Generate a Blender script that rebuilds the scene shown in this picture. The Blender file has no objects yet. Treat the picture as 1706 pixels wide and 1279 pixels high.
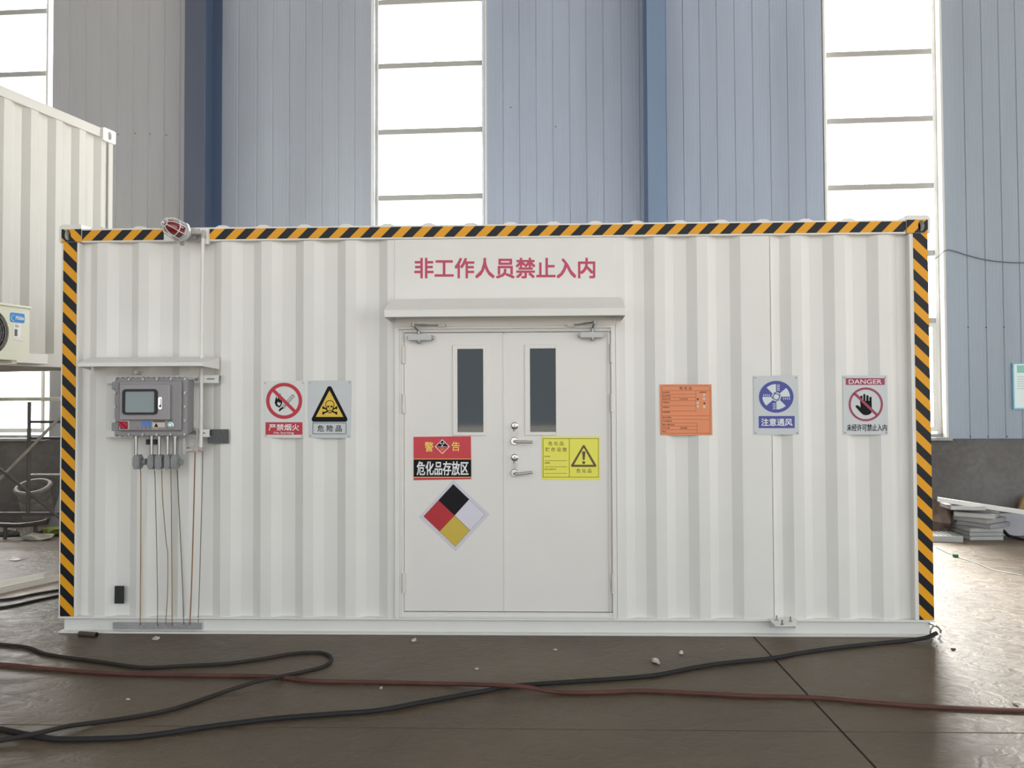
import bpy, bmesh, math, random
from mathutils import Vector, Matrix
from mathutils.geometry import tessellate_polygon
random.seed(7)
SC = bpy.context.scene
COL = SC.collection

# ------------------------------------------------------------------ camera
C = Vector((0.3202, -5.2137, 1.6134)); YAW, PIT, ROLL, F = -0.0293, 0.0234, -0.0043, 1250.0
_f = Vector((math.sin(YAW)*math.cos(PIT), math.cos(YAW)*math.cos(PIT), math.sin(PIT)))
_r = Vector((math.cos(YAW), -math.sin(YAW), 0)); _u = _r.cross(_f)
_r2 = _r*math.cos(ROLL) + _u*math.sin(ROLL); _u2 = -_r*math.sin(ROLL) + _u*math.cos(ROLL)
cam = bpy.data.cameras.new('camera'); cam_o = bpy.data.objects.new('camera', cam); COL.objects.link(cam_o)
cam_o.matrix_world = Matrix(((_r2.x, _u2.x, -_f.x, C.x), (_r2.y, _u2.y, -_f.y, C.y), (_r2.z, _u2.z, -_f.z, C.z), (0, 0, 0, 1)))
cam.sensor_width = 36; cam.lens = 36*F/1706; cam.clip_start = .05; cam.clip_end = 300
SC.camera = cam_o
# ------------------------------------------------------------------ sky, exposure
w = bpy.data.worlds.new('overcast_sky'); SC.world = w; w.use_nodes = True
w.node_tree.nodes['Background'].inputs[0].default_value = (.90, .96, 1.0, 1)
w.node_tree.nodes['Background'].inputs[1].default_value = 2.1
SC.view_settings.view_transform = 'Standard'; SC.view_settings.look = 'None'
SC.view_settings.gamma = 1; SC.view_settings.use_curve_mapping = False
SC.view_settings.exposure = 0.0
# hazy sun behind the hall, coming in through the ribbon windows
sun = bpy.data.lights.new('hazy_sun', 'SUN'); sun.energy = 75; sun.angle = math.radians(26); sun.color = (1, .97, .94)
sun_o = bpy.data.objects.new('hazy_sun', sun); COL.objects.link(sun_o); sun_o.location = (6, 20, 30)
sun_o.rotation_euler = Vector((-.36*.62, -1*.62, -.86)).to_track_quat('-Z', 'Y').to_euler()

# ------------------------------------------------------------------ measuring helpers (points on the real planes)
def ray(px, py): return _r2*((px-853)/F) + _u2*((639.5-py)/F) + _f
def P(px, py, y=0.0):                       # on a plane parallel to the container front
    d = ray(px, py); return C + d*((y-C.y)/d.y)
def G(px, py, z=0.0):                       # on a level plane
    d = ray(px, py); return C + d*((z-C.z)/d.z)
WY = -.044; WD = Vector((math.cos(WY), math.sin(WY), 0)); WN = Vector((math.sin(WY), -math.cos(WY), 0)); WC = 4.6
def WL(px, py, off=0.0):                    # on the hall's back wall: distance along it, height
    d = ray(px, py); X = C + d*((-WC+off-WN.dot(C))/WN.dot(d)); return WD.dot(X), X.z
def WP(s, off, z): return WD*s + WN*(-WC+off) + Vector((0, 0, z))

# ------------------------------------------------------------------ materials
def lin(c): return tuple((v/255/12.92 if v/255 <= .04045 else ((v/255+.055)/1.055)**2.4) for v in c)
MATS = {}
def mat(name, rgb, rough=.5, metal=0.0, var=0.0, vscale=6.0, bump=0.0, bscale=40.0, spec=.5, streak=False, dirt=None):
    if name in MATS: return MATS[name]
    m = bpy.data.materials.new(name); m.use_nodes = True; nt = m.node_tree; b = nt.nodes['Principled BSDF']
    c = lin(rgb); b.inputs['Base Color'].default_value = (*c, 1); b.inputs['Roughness'].default_value = rough
    b.inputs['Metallic'].default_value = metal; b.inputs['Specular IOR Level'].default_value = spec
    if var or bump:
        tc = nt.nodes.new('ShaderNodeTexCoord'); mp = nt.nodes.new('ShaderNodeMapping')
        nt.links.new(tc.outputs['Object'], mp.inputs[0])
        if streak: mp.inputs['Scale'].default_value = (1, 1, .12)
    if var:
        n = nt.nodes.new('ShaderNodeTexNoise'); n.inputs['Scale'].default_value = vscale; n.inputs['Detail'].default_value = 5
        nt.links.new(mp.outputs[0], n.inputs['Vector'])
        r = nt.nodes.new('ShaderNodeValToRGB'); r.color_ramp.elements[0].position = .3; r.color_ramp.elements[1].position = .7
        d = dirt and lin(dirt) or tuple(v*(1-var) for v in c)
        r.color_ramp.elements[0].color = (*d, 1); r.color_ramp.elements[1].color = (*[min(1, v*(1+var*.5)) for v in c], 1)
        nt.links.new(n.outputs['Fac'], r.inputs[0]); nt.links.new(r.outputs[0], b.inputs['Base Color'])
    if bump:
        n2 = nt.nodes.new('ShaderNodeTexNoise'); n2.inputs['Scale'].default_value = bscale; n2.inputs['Detail'].default_value = 4
        nt.links.new(mp.outputs[0], n2.inputs['Vector'])
        bp = nt.nodes.new('ShaderNodeBump'); bp.inputs['Strength'].default_value = bump; bp.inputs['Distance'].default_value = .02
        nt.links.new(n2.outputs['Fac'], bp.inputs['Height']); nt.links.new(bp.outputs[0], b.inputs['Normal'])
    MATS[name] = m; return m

WHITE = mat('white_paint', (224, 222, 217), .42, var=.03, vscale=2.5, bump=.03, bscale=3)
WHITE2 = mat('door_white', (226, 222, 217), .38, var=.02, vscale=2)
CREAM = mat('cream_paint', (226, 224, 210), .45, var=.03, vscale=3)
STEEL = mat('steel', (165, 165, 165), .3, .9)
CHROME = mat('satin_nickel', (190, 188, 186), .22, 1.0)
GREYBOX = mat('grey_enamel', (142, 138, 140), .45, var=.04, vscale=9)
GREYCAST = mat('grey_casting', (140, 140, 142), .55, var=.1, vscale=30)
DARK = mat('black_rubber', (22, 22, 24), .5)
BLACK = mat('black_print', (26, 26, 28), .7, spec=.15)
RED = mat('red_print', (186, 40, 56), .5)
LETTER = mat('red_lettering', (186, 62, 92), .5)
YELLOW = mat('yellow_print', (232, 208, 60), .5)
PLATE = mat('sign_plate', (196, 200, 202), .4, var=.04, vscale=5)
PLATEW = mat('sign_plate_white', (214, 214, 212), .4, var=.03, vscale=5)
WPRINT = mat('white_print', (232, 232, 232), .5)
BLUE = mat('blue_print', (68, 74, 150), .5)

def hazard(name, vertical):
    m = bpy.data.materials.new(name); m.use_nodes = True; nt = m.node_tree; b = nt.nodes['Principled BSDF']
    ge = nt.nodes.new('ShaderNodeNewGeometry'); sp = nt.nodes.new('ShaderNodeSeparateXYZ'); nt.links.new(ge.outputs['Position'], sp.inputs[0])
    a = nt.nodes.new('ShaderNodeMath'); a.operation = 'SUBTRACT' if not vertical else 'ADD'
    nt.links.new(sp.outputs['X'], a.inputs[0]); nt.links.new(sp.outputs['Z'], a.inputs[1])
    d = nt.nodes.new('ShaderNodeMath'); d.operation = 'DIVIDE'; nt.links.new(a.outputs[0], d.inputs[0]); d.inputs[1].default_value = .1475
    o = nt.nodes.new('ShaderNodeMath'); o.operation = 'ADD'; nt.links.new(d.outputs[0], o.inputs[0]); o.inputs[1].default_value = 100.0 + (.1 if vertical else .35)
    fr = nt.nodes.new('ShaderNodeMath'); fr.operation = 'FRACT'; nt.links.new(o.outputs[0], fr.inputs[0])
    g = nt.nodes.new('ShaderNodeMath'); g.operation = 'GREATER_THAN'; nt.links.new(fr.outputs[0], g.inputs[0]); g.inputs[1].default_value = .5
    n = nt.nodes.new('ShaderNodeTexNoise'); n.inputs['Scale'].default_value = 3
    mx = nt.nodes.new('ShaderNodeMix'); mx.data_type = 'RGBA'
    mx.inputs[6].default_value = (*lin((226, 158, 30)), 1); mx.inputs[7].default_value = (*lin((22, 23, 29)), 1)
    nt.links.new(g.outputs[0], mx.inputs[0]); nt.links.new(mx.outputs[2], b.inputs['Base Color'])
    b.inputs['Roughness'].default_value = .4; b.inputs['Specular IOR Level'].default_value = .25
    MATS[name] = m; return m
TAPE_H = hazard('hazard_tape_level', False); TAPE_V = hazard('hazard_tape_upright', True)

def glass(name, tint, fac):
    m = bpy.data.materials.new(name); m.use_nodes = True; nt = m.node_tree; nt.nodes.remove(nt.nodes['Principled BSDF'])
    t = nt.nodes.new('ShaderNodeBsdfTransparent'); t.inputs[0].default_value = (*tint, 1)
    g = nt.nodes.new('ShaderNodeBsdfGlossy'); g.inputs['Roughness'].default_value = .04; g.inputs[0].default_value = (.9, .95, 1, 1)
    fz = nt.nodes.new('ShaderNodeFresnel'); fz.inputs[0].default_value = fac
    mx = nt.nodes.new('ShaderNodeMixShader'); nt.links.new(fz.outputs[0], mx.inputs[0])
    nt.links.new(t.outputs[0], mx.inputs[1]); nt.links.new(g.outputs[0], mx.inputs[2])
    nt.links.new(mx.outputs[0], nt.nodes['Material Output'].inputs[0]); MATS[name] = m; return m
GLASS = glass('window_glass', (.30, .33, .34), 1.5)
def frosted(name, k):
    """milky panes: partly clear, partly glowing with the bright sky scattered in them"""
    m = bpy.data.materials.new(name); m.use_nodes = True; nt = m.node_tree; nt.nodes.remove(nt.nodes['Principled BSDF'])
    t = nt.nodes.new('ShaderNodeBsdfTransparent'); t.inputs[0].default_value = (.96, .98, .98, 1)
    e = nt.nodes.new('ShaderNodeEmission'); e.inputs[0].default_value = (1, .97, .93, 1); e.inputs[1].default_value = k
    mx = nt.nodes.new('ShaderNodeMixShader'); mx.inputs[0].default_value = .4
    nt.links.new(t.outputs[0], mx.inputs[1]); nt.links.new(e.outputs[0], mx.inputs[2])
    nt.links.new(mx.outputs[0], nt.nodes['Material Output'].inputs[0]); return m
PANES = {'window_1': frosted('left_glow_pane', 22), 'window_2': frosted('middle_glow_pane', 20), 'window_3': frosted('right_glow_pane', 24)}  # pane glow set per window to balance the light in the hall

# ------------------------------------------------------------------ mesh builder
class MB:
    def __init__(s, T=None): s.v = []; s.f = []; s.m = []; s.T = T; s.mi = 0
    def add(s, vs, fs):
        o = len(s.v); s.v += [s.T(Vector(p)) if s.T else Vector(p) for p in vs]
        s.f += [tuple(i+o for i in f) for f in fs]; s.m += [s.mi]*len(fs); return s
    def box(s, x0, x1, y0, y1, z0, z1):
        return s.add([(x, y, z) for x in (x0, x1) for y in (y0, y1) for z in (z0, z1)],
                     [(0, 1, 3, 2), (4, 6, 7, 5), (0, 4, 5, 1), (2, 3, 7, 6), (0, 2, 6, 4), (1, 5, 7, 3)])
    def hexa(s, a, b):                       # two quads (lists of 4 points, same order)
        return s.add(list(a)+list(b), [(3, 2, 1, 0), (4, 5, 6, 7), (0, 1, 5, 4), (1, 2, 6, 5), (2, 3, 7, 6), (3, 0, 4, 7)])
    def tube(s, pts, r, n=8, cap=True, r1=None):
        pts = [Vector(p) for p in pts]; vs = []; fs = []; up = None
        for i, p in enumerate(pts):
            t = (pts[min(i+1, len(pts)-1)]-pts[max(i-1, 0)]).normalized()
            if up is None: up = t.orthogonal().normalized()
            else: up = (up - t*up.dot(t)).normalized()
            q = t.cross(up); rr = r if r1 is None else r+(r1-r)*i/(len(pts)-1)
            for k in range(n):
                a = 2*math.pi*k/n; vs.append(p+up*(rr*math.cos(a))+q*(rr*math.sin(a)))
        for i in range(len(pts)-1):
            for k in range(n):
                fs.append((i*n+k, i*n+(k+1) % n, (i+1)*n+(k+1) % n, (i+1)*n+k))
        if cap: fs.append(tuple(range(n-1, -1, -1))); fs.append(tuple((len(pts)-1)*n+k for k in range(n)))
        return s.add(vs, fs)
    def lathe(s, o, ax, prof, n=20):         # prof: (distance along axis, radius)
        o = Vector(o); ax = Vector(ax).normalized(); u = ax.orthogonal().normalized(); w_ = ax.cross(u); vs = []; fs = []
        for h, r in prof:
            for k in range(n):
                a = 2*math.pi*k/n; vs.append(o+ax*h+u*(max(r, 1e-5)*math.cos(a))+w_*(max(r, 1e-5)*math.sin(a)))
        for i in range(len(prof)-1):
            for k in range(n): fs.append((i*n+k, i*n+(k+1) % n, (i+1)*n+(k+1) % n, (i+1)*n+k))
        fs.append(tuple(range(n-1, -1, -1))); fs.append(tuple((len(prof)-1)*n+k for k in range(n)))
        return s.add(vs, fs)
    def prism(s, pts, y0, y1, holes=()):     # outline(s) in x,z thickened along y
        loops = [list(pts)]+[list(h) for h in holes]
        tri = tessellate_polygon([[Vector((x, z, 0)) for x, z in l] for l in loops])
        fl = [p for l in loops for p in l]; n = len(fl)
        vs = [(x, y0, z) for x, z in fl]+[(x, y1, z) for x, z in fl]
        fs = [tuple(t) for t in tri]+[tuple(i+n for i in reversed(t)) for t in tri]; o = 0
        for l in loops:
            for i in range(len(l)): j = (i+1) % len(l); fs.append((o+i, o+j, n+o+j, n+o+i))
            o += len(l)
        return s.add(vs, fs)
    def sheet(s, prof, z0, z1, th):          # folded sheet: profile in x,y, upright from z0 to z1
        n = len(prof); vs = [(x, y, z) for z in (z0, z1) for x, y in prof]+[(x, y+th, z) for z in (z0, z1) for x, y in prof]; fs = []
        for i in range(n-1):
            fs += [(i, i+1, n+i+1, n+i), (2*n+i, 3*n+i, 3*n+i+1, 2*n+i+1), (i, 2*n+i, 2*n+i+1, i+1), (n+i, n+i+1, 3*n+i+1, 3*n+i)]
        fs += [(0, n, 3*n, 2*n), (n-1, 3*n-1, 4*n-1, 2*n-1)]
        return s.add(vs, fs)

def wloc(o):
    L = Vector((0, 0, 0))
    while o: L += o.location; o = o.parent
    return L
def link(o, parent=None):
    COL.objects.link(o)
    if parent: o.parent = parent
    return o
def obj(name, b, mats, parent=None, origin=None, bevel=0, smooth=False, label=None, segs=1):
    if not isinstance(mats, (list, tuple)): mats = [mats]
    L = Vector(origin) if origin is not None else (wloc(parent) if parent else Vector((0, 0, 0)))
    me = bpy.data.meshes.new(name); me.from_pydata([p-L for p in b.v], [], b.f)
    for m in mats: me.materials.append(m)
    me.polygons.foreach_set('material_index', b.m)
    bm = bmesh.new(); bm.from_mesh(me); bmesh.ops.recalc_face_normals(bm, faces=bm.faces)
    if bevel:
        es = [e for e in bm.edges if len(e.link_faces) == 2 and e.calc_face_angle(0) > .5]
        bmesh.ops.bevel(bm, geom=es, offset=bevel, segments=segs, affect='EDGES', clamp_overlap=True)
    bm.to_mesh(me); bm.free()
    if smooth:
        me.polygons.foreach_set('use_smooth', [True]*len(me.polygons))
        me.set_sharp_from_angle(angle=.7)
    o = bpy.data.objects.new(name, me); link(o, parent)
    o.location = L-(wloc(parent) if parent else Vector((0, 0, 0)))
    if label: o['label'] = label
    return o
def empty(name, loc): o = bpy.data.objects.new(name, None); COL.objects.link(o); o.location = loc; o.empty_display_size = .1; return o
def tag(o, label, cat, group=None):
    o['label'] = label; o['category'] = cat; o['kind'] = 'thing'
    if group: o['group'] = group
    return o
def struct(o): o['kind'] = 'structure'; return o
def smooth_path(pts, k=6):
    pts = [Vector(p) for p in pts]; out = []
    for i in range(len(pts)-1):
        p0, p1, p2, p3 = pts[max(i-1, 0)], pts[i], pts[i+1], pts[min(i+2, len(pts)-1)]
        for j in range(k):
            t = j/k; out.append(.5*((2*p1)+(p2-p0)*t+(2*p0-5*p1+4*p2-p3)*t*t+(3*p1-p0-3*p2+p3)*t**3))
    return out+[pts[-1]]
def ell(cx, cz, rx, rz, n=20): return [(cx+rx*math.cos(2*math.pi*i/n), cz+rz*math.sin(2*math.pi*i/n)) for i in range(n)]
def Frame(o, ax, ay, az=Vector((0, 0, 1))):
    o, ax, ay, az = Vector(o), Vector(ax), Vector(ay), Vector(az)
    return lambda p: o+ax*p.x+ay*p.y+az*p.z
def yawframe(o, a): return Frame(o, (math.cos(a), math.sin(a), 0), (-math.sin(a), math.cos(a), 0))

# flat writing: built with Blender's own font, fitted into a rectangle
_tc = {}
def glyphs(s, bold):
    if (s, bold) in _tc: return _tc[s, bold]
    cu = bpy.data.curves.new('writing', 'FONT'); cu.body = s; cu.size = 1; cu.offset = bold; cu.resolution_u = 3; cu.fill_mode = 'FRONT'
    o = bpy.data.objects.new('writing', cu); COL.objects.link(o)
    dg = bpy.context.evaluated_depsgraph_get(); me = bpy.data.meshes.new_from_object(o.evaluated_get(dg))
    vs = [v.co.copy() for v in me.vertices]; fs = [tuple(p.vertices) for p in me.polygons]
    bpy.data.objects.remove(o); bpy.data.curves.remove(cu); bpy.data.meshes.remove(me)
    x0, x1 = min(v.x for v in vs), max(v.x for v in vs); y0, y1 = min(v.y for v in vs), max(v.y for v in vs)
    _tc[s, bold] = ([((v.x-x0)/(x1-x0), (v.y-y0)/(y1-y0)) for v in vs], fs); return _tc[s, bold]
def text_on(b, s, q, fn, bold=0.0):          # q: px rectangle, fn maps px to a point
    x0, y0, x1, y1 = q; vs, fs = glyphs(s, 0.0); h = (y1-y0)*bold*1.3; i = 0
    for dx, dy in (((-h, -h), (h, -h), (-h, h), (h, h)) if bold else ((0, 0),)):
        b.add([fn(x0+u*(x1-x0)+dx, y1-v*(y1-y0)+dy)+Vector((0, -.0001*i, 0)) for u, v in vs], fs); i += 1

H = 2.854; HW = 3.03; DEPTH = 2.44
# ================================================================== SETTING
def concrete(name, base, base2, rough_lo, rough_hi, scale=1.0, bump=.25, spec=.5):
    m = bpy.data.materials.new(name); m.use_nodes = True; nt = m.node_tree; b = nt.nodes['Principled BSDF']
    ge = nt.nodes.new('ShaderNodeNewGeometry'); mp = nt.nodes.new('ShaderNodeMapping'); mp.inputs['Scale'].default_value = (1, 1.6, 1)
    nt.links.new(ge.outputs['Position'], mp.inputs[0])
    def noise(s, d, dist=0):
        n = nt.nodes.new('ShaderNodeTexNoise'); n.inputs['Scale'].default_value = s*scale; n.inputs['Detail'].default_value = d
        n.inputs['Distortion'].default_value = dist; nt.links.new(mp.outputs[0], n.inputs['Vector']); return n
    n1 = noise(.8, 6, .8); n2 = noise(6, 8, 1.5); n3 = noise(45, 5)
    a = nt.nodes.new('ShaderNodeMix'); a.data_type = 'FLOAT'; a.inputs[0].default_value = .4
    nt.links.new(n1.outputs['Fac'], a.inputs[2]); nt.links.new(n2.outputs['Fac'], a.inputs[3])
    r = nt.nodes.new('ShaderNodeValToRGB'); r.color_ramp.elements[0].position = .35; r.color_ramp.elements[1].position = .68
    r.color_ramp.elements[0].color = (*lin(base), 1); r.color_ramp.elements[1].color = (*lin(base2), 1)
    nt.links.new(a.outputs[0], r.inputs[0]); nt.links.new(r.outputs[0], b.inputs['Base Color'])
    mr = nt.nodes.new('ShaderNodeMapRange'); mr.inputs[1].default_value = .3; mr.inputs[2].default_value = .7
    mr.inputs[3].default_value = rough_lo; mr.inputs[4].default_value = rough_hi
    nt.links.new(n2.outputs['Fac'], mr.inputs[0]); nt.links.new(mr.outputs[0], b.inputs['Roughness'])
    ad = nt.nodes.new('ShaderNodeMath'); ad.operation = 'MULTIPLY_ADD'; nt.links.new(n3.outputs['Fac'], ad.inputs[0]); ad.inputs[1].default_value = .25
    nt.links.new(n2.outputs['Fac'], ad.inputs[2])
    bp = nt.nodes.new('ShaderNodeBump'); bp.inputs['Strength'].default_value = bump; bp.inputs['Distance'].default_value = .012
    nt.links.new(ad.outputs[0], bp.inputs['Height']); nt.links.new(bp.outputs[0], b.inputs['Normal'])
    b.inputs['Specular IOR Level'].default_value = spec
    MATS[name] = m; return m
FLOOR = concrete('floor_concrete', (80, 69, 56), (108, 95, 79), .38, .56, spec=.4, bump=.8)
PLINTH = concrete('plinth_concrete', (82, 78, 76), (116, 114, 112), .7, .9, 1.2, .15)
GROUND = concrete('yard_concrete', (120, 114, 104), (140, 134, 124), .7, .9)
SEAM = mat('joint_dirt', (52, 44, 36), .9)

fl = struct(obj('floor', MB().box(-30, 30, -45, 8, -.3, -.016), [SEAM]))
fl.data.materials[0] = GROUND
fl['label'] = 'grey brown concrete floor with joints'
jx, jy = 1.812, -1.475
xs = [-14, jx, 14]
ys = [-14, jy, 7]
for i in range(len(xs)-1):
    for j in range(len(ys)-1):
        g = .004 if j != 2 else .004
        obj('concrete_slab', MB().box(xs[i]+.005, xs[i+1]-.005, ys[j]+.0035, ys[j+1]-.0035, -.02, 0), FLOOR, fl, bevel=.002)
# cracked joint filler
jb = MB(); jb.box(-13, 14, -13.9, 8, -.017, -.009); obj('joint_filler', jb, SEAM, fl)

# --- back wall: profiled metal strips, plinth, ribbon windows
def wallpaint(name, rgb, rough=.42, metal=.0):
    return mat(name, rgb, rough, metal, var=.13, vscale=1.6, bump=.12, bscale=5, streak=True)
BAYCOL = {'A': wallpaint('wall_grey', (170, 170, 172)), 'B': wallpaint('wall_faint_haze', (158, 164, 174)),  # bays turn bluer to the right: lens haze mixed into the paint colour
          'C': wallpaint('wall_haze_blue', (154, 164, 181)), 'D': wallpaint('wall_haze_blue2', (154, 165, 183)), 'E': wallpaint('wall_haze_grey_blue', (144, 155, 168))}
wb = struct(empty('wall_back', WP(0, 0, 0))); wb['label'] = 'back wall of grey blue metal strips above dark plinth'
ZS = WL(1640, 731)[1]; ZT = 9.0
bays = {'A': [88, 113, 140, 166, 193.6, 220, 246.5, 273.5, 300, 327, 354, 368],
        'B': [368, 396.5, 427.5, 454, 481.6, 508.7, 536.6, 563.6, 591, 624],
        'C': [805, 838.5, 866, 894, 922, 950, 978, 1006.5, 1037, 1068],
        'D': [1068, 1111, 1139.5, 1167, 1196, 1226, 1256, 1285, 1314, 1343, 1373],
        'E': [1571, 1609, 1639, 1668, 1696, 1725, 1754, 1783, 1812, 1841, 1870, 1899, 1928]}
WT = lambda p: WP(p.x, p.y, p.z)
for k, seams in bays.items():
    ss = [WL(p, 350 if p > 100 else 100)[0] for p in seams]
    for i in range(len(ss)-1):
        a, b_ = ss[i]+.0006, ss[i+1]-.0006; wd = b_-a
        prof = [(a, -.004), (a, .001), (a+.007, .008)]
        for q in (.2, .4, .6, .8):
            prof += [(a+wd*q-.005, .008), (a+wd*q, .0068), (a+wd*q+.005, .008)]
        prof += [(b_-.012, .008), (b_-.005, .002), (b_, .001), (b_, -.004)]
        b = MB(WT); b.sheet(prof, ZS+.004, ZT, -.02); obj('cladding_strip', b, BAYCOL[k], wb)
b = MB(WT); b.box(-13, 13, -.30, -.18, ZS, ZT) if False else None
pl = MB(WT); pl.box(-12, 13, -.25, .0, 0, ZS); obj('concrete_plinth', pl, PLINTH, wb)
cap = mat('sill_flashing', (150, 150, 148), .5, var=.2, vscale=8)
for a, c_ in ((-12, WL(86, 700)[0]),):
    pass
# backing behind the strips of each bay so no daylight leaks through the seams
bk = mat('wall_backing', (70, 72, 76), .8)
for a, c_ in ((WL(88, 100)[0], WL(624, 350)[0]), (WL(806, 350)[0], WL(1373, 350)[0]), (WL(1571, 350)[0], 13)):
    b = MB(WT); b.box(a, c_, -.16, -.034, ZS, ZT); obj('wall_insulation', b, bk, wb)
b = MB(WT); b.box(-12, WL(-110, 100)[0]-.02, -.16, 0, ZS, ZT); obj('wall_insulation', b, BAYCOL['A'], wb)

BARM = mat('bar_grey', (158, 158, 154), .5); ALU = mat('white_aluminium', (206, 206, 202), .4); TRIM = mat('grey_trim', (150, 156, 160), .45)
def window(name, s0, s1, bars, low, label):
    """ribbon window from the plinth to the roof: frame, bars and panes; low = height of the top of the lower sliding lights"""
    w_ = struct(empty(name, WP((s0+s1)/2, 0, ZS))); w_['label'] = label
    off = -.13; fw = .05; PANE = PANES[name]
    for a, c_ in ((s0, s0+fw), (s1-fw, s1)):
        obj('window_frame', MB(WT).box(a, c_, off-.03, off+.035, ZS+.05, ZT), ALU, w_, bevel=.004)
    for a in (s0-.03, s1):
        obj('window_trim', MB(WT).box(a, a+.03, -.16, .012, ZS, ZT), ALU, w_, bevel=.003)
    zz = [ZS+.06]+[z for z in bars]+[ZT]
    for z in bars:
        hh = .040
        obj('window_bar', MB(WT).box(s0+fw, s1-fw, off-.025, off+.03, z-hh, z+hh), BARM, w_, bevel=.006)
    for i in range(len(zz)-1):
        a, c_ = zz[i]+.031, zz[i+1]-.031
        if i == 0:
            n = 2; wd = (s1-s0-2*fw)/n
            for k in range(n):
                x0 = s0+fw+k*wd; d = .02*k
                fb = MB(WT)
                for (p, q, r, t) in ((x0, x0+.05, a, c_), (x0+wd-.05, x0+wd, a, c_), (x0+.05, x0+wd-.05, a, a+.06), (x0+.05, x0+wd-.05, c_-.05, c_)):
                    fb.box(p, q, off-.02+d, off+.015+d, r, t)
                sa = obj('window_sash', fb, ALU, w_)
                obj('window_pane', MB(WT).box(x0+.05, x0+wd-.05, off-.004+d, off+.001+d, a+.06, c_-.05), PANE, sa)
        else:
            obj('window_pane', MB(WT).box(s0+fw, s1-fw, off-.003, off+.003, a, c_), PANE, w_)
    sb = MB(WT); sb.box(s0-.06, s1+.06, -.16, .05, ZS-.02, ZS+.02); sb.box(s0, s1, -.16, -.07, ZS+.02, ZS+.06)
    obj('window_sill', sb, cap, w_, bevel=.004)
    return w_
OFF = -.13
def zs(px, ys_): return [WL(px, y, OFF)[1] for y in ys_]
s0, s1 = WL(632, 200, OFF)[0]-.05, WL(803, 200, OFF)[0]+.05; wwid = s1-s0
b2 = zs(717, [329, 219, 109, 2.5]); pit = b2[1]-b2[0]
lowz = b2[0]-2*pit
window('window_1', WL(85, 80, OFF)[0]+.03-wwid, WL(85, 80, OFF)[0]+.03, [lowz, lowz+pit]+zs(50, [124.5, 21])+[zs(50, [21])[0]+pit], lowz, 'tall ribbon window at the left behind the raised white container')
window('window_2', s0, s1, [lowz, lowz+pit]+b2+[b2[-1]+pit, b2[-1]+2*pit], lowz, 'tall ribbon window above the middle of the container')
b3 = zs(1462, [312, 201, 90]); pit3 = b3[1]-b3[0]
window('window_3', WL(1375.5, 200, OFF)[0]-.04, WL(1550, 200, OFF)[0]+.06, [b3[0]-2*pit3, b3[0]-pit3]+b3+[b3[-1]+pit3], lowz, 'tall ribbon window at the right above the container corner')

# --- I-section columns
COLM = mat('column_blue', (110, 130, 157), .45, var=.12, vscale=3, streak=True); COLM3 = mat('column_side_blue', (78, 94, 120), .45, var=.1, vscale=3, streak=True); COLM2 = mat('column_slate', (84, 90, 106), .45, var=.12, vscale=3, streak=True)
def column(px0, px1, label, m, m2):
    """H column, its web square to the wall: front flange, web, rear flange against the cladding"""
    off = .50; a, c_ = WL(px0, 350, off)[0], WL(px1, 350, off)[0]; mid = (a+c_)/2
    t = empty('steel_column', WP(mid, off/2, 0)); tag(t, label, 'column')
    obj('flange', MB(WT).box(a, c_, off-.014, off, .03, ZT), m, t, bevel=.002)
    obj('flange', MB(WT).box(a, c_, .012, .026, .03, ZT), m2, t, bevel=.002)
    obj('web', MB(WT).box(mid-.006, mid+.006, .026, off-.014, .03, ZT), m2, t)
    obj('base_plate', MB(WT).box(a-.04, c_+.04, .012, off+.05, 0, .03), m, t, bevel=.003)
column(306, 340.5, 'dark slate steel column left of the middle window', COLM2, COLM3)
column(1080, 1111, 'blue steel column right of the middle window', COLM, COLM)
sc_ = mat('screw_dark', (60, 62, 66), .5)
for px, py in ((197, 224), (225, 222), (250, 223), (277, 225), (178, 281), (1613, 545), (1643, 545), (1673, 545), (1617, 727), (1646, 727), (1678, 727), (851, 179), (926, 211)):
    u, v = WL(px, py, .008); b = MB(WT); b.lathe((u, .006, v), (0, 1, 0), [(0, .009), (.003, .009), (.006, .005)], 8); obj('screw', b, sc_, wb)

# --- the rest of the hall, out of frame
IN = mat('unseen_hall_interior', (150, 152, 155), .8)
HZ = 9.0
struct(obj('unseen_ceiling', MB().box(-11, 13, -13, 5.6, HZ, HZ+.2), IN))
struct(obj('unseen_wall_left', MB().box(-11.2, -11, -13, 5.4, 0, HZ), IN))
struct(obj('unseen_wall_right', MB().box(13, 13.2, 1.5, 5.4, 0, HZ), IN))
# ================================================================== WHITE STORAGE CONTAINER
box_ = empty('storage_container', (0, DEPTH/2, 0))
tag(box_, 'long white storage container with hazard striped edges and double doors, in the middle', 'container')
def X(px, py=700, y=0.0): return P(px, py, y).x
def Z(px, py, y=0.0): return P(px, py, y).z
def part(name, b, m=WHITE, bevel=.003, parent=None, **k): return obj(name, b, m, parent or box_, bevel=bevel, **k)
YP = .014                                   # outer ridge plane of the corrugated sheet
ZB = .115                                   # top of the base beam
zr = H-.098                                 # underside of the top rail
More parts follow.
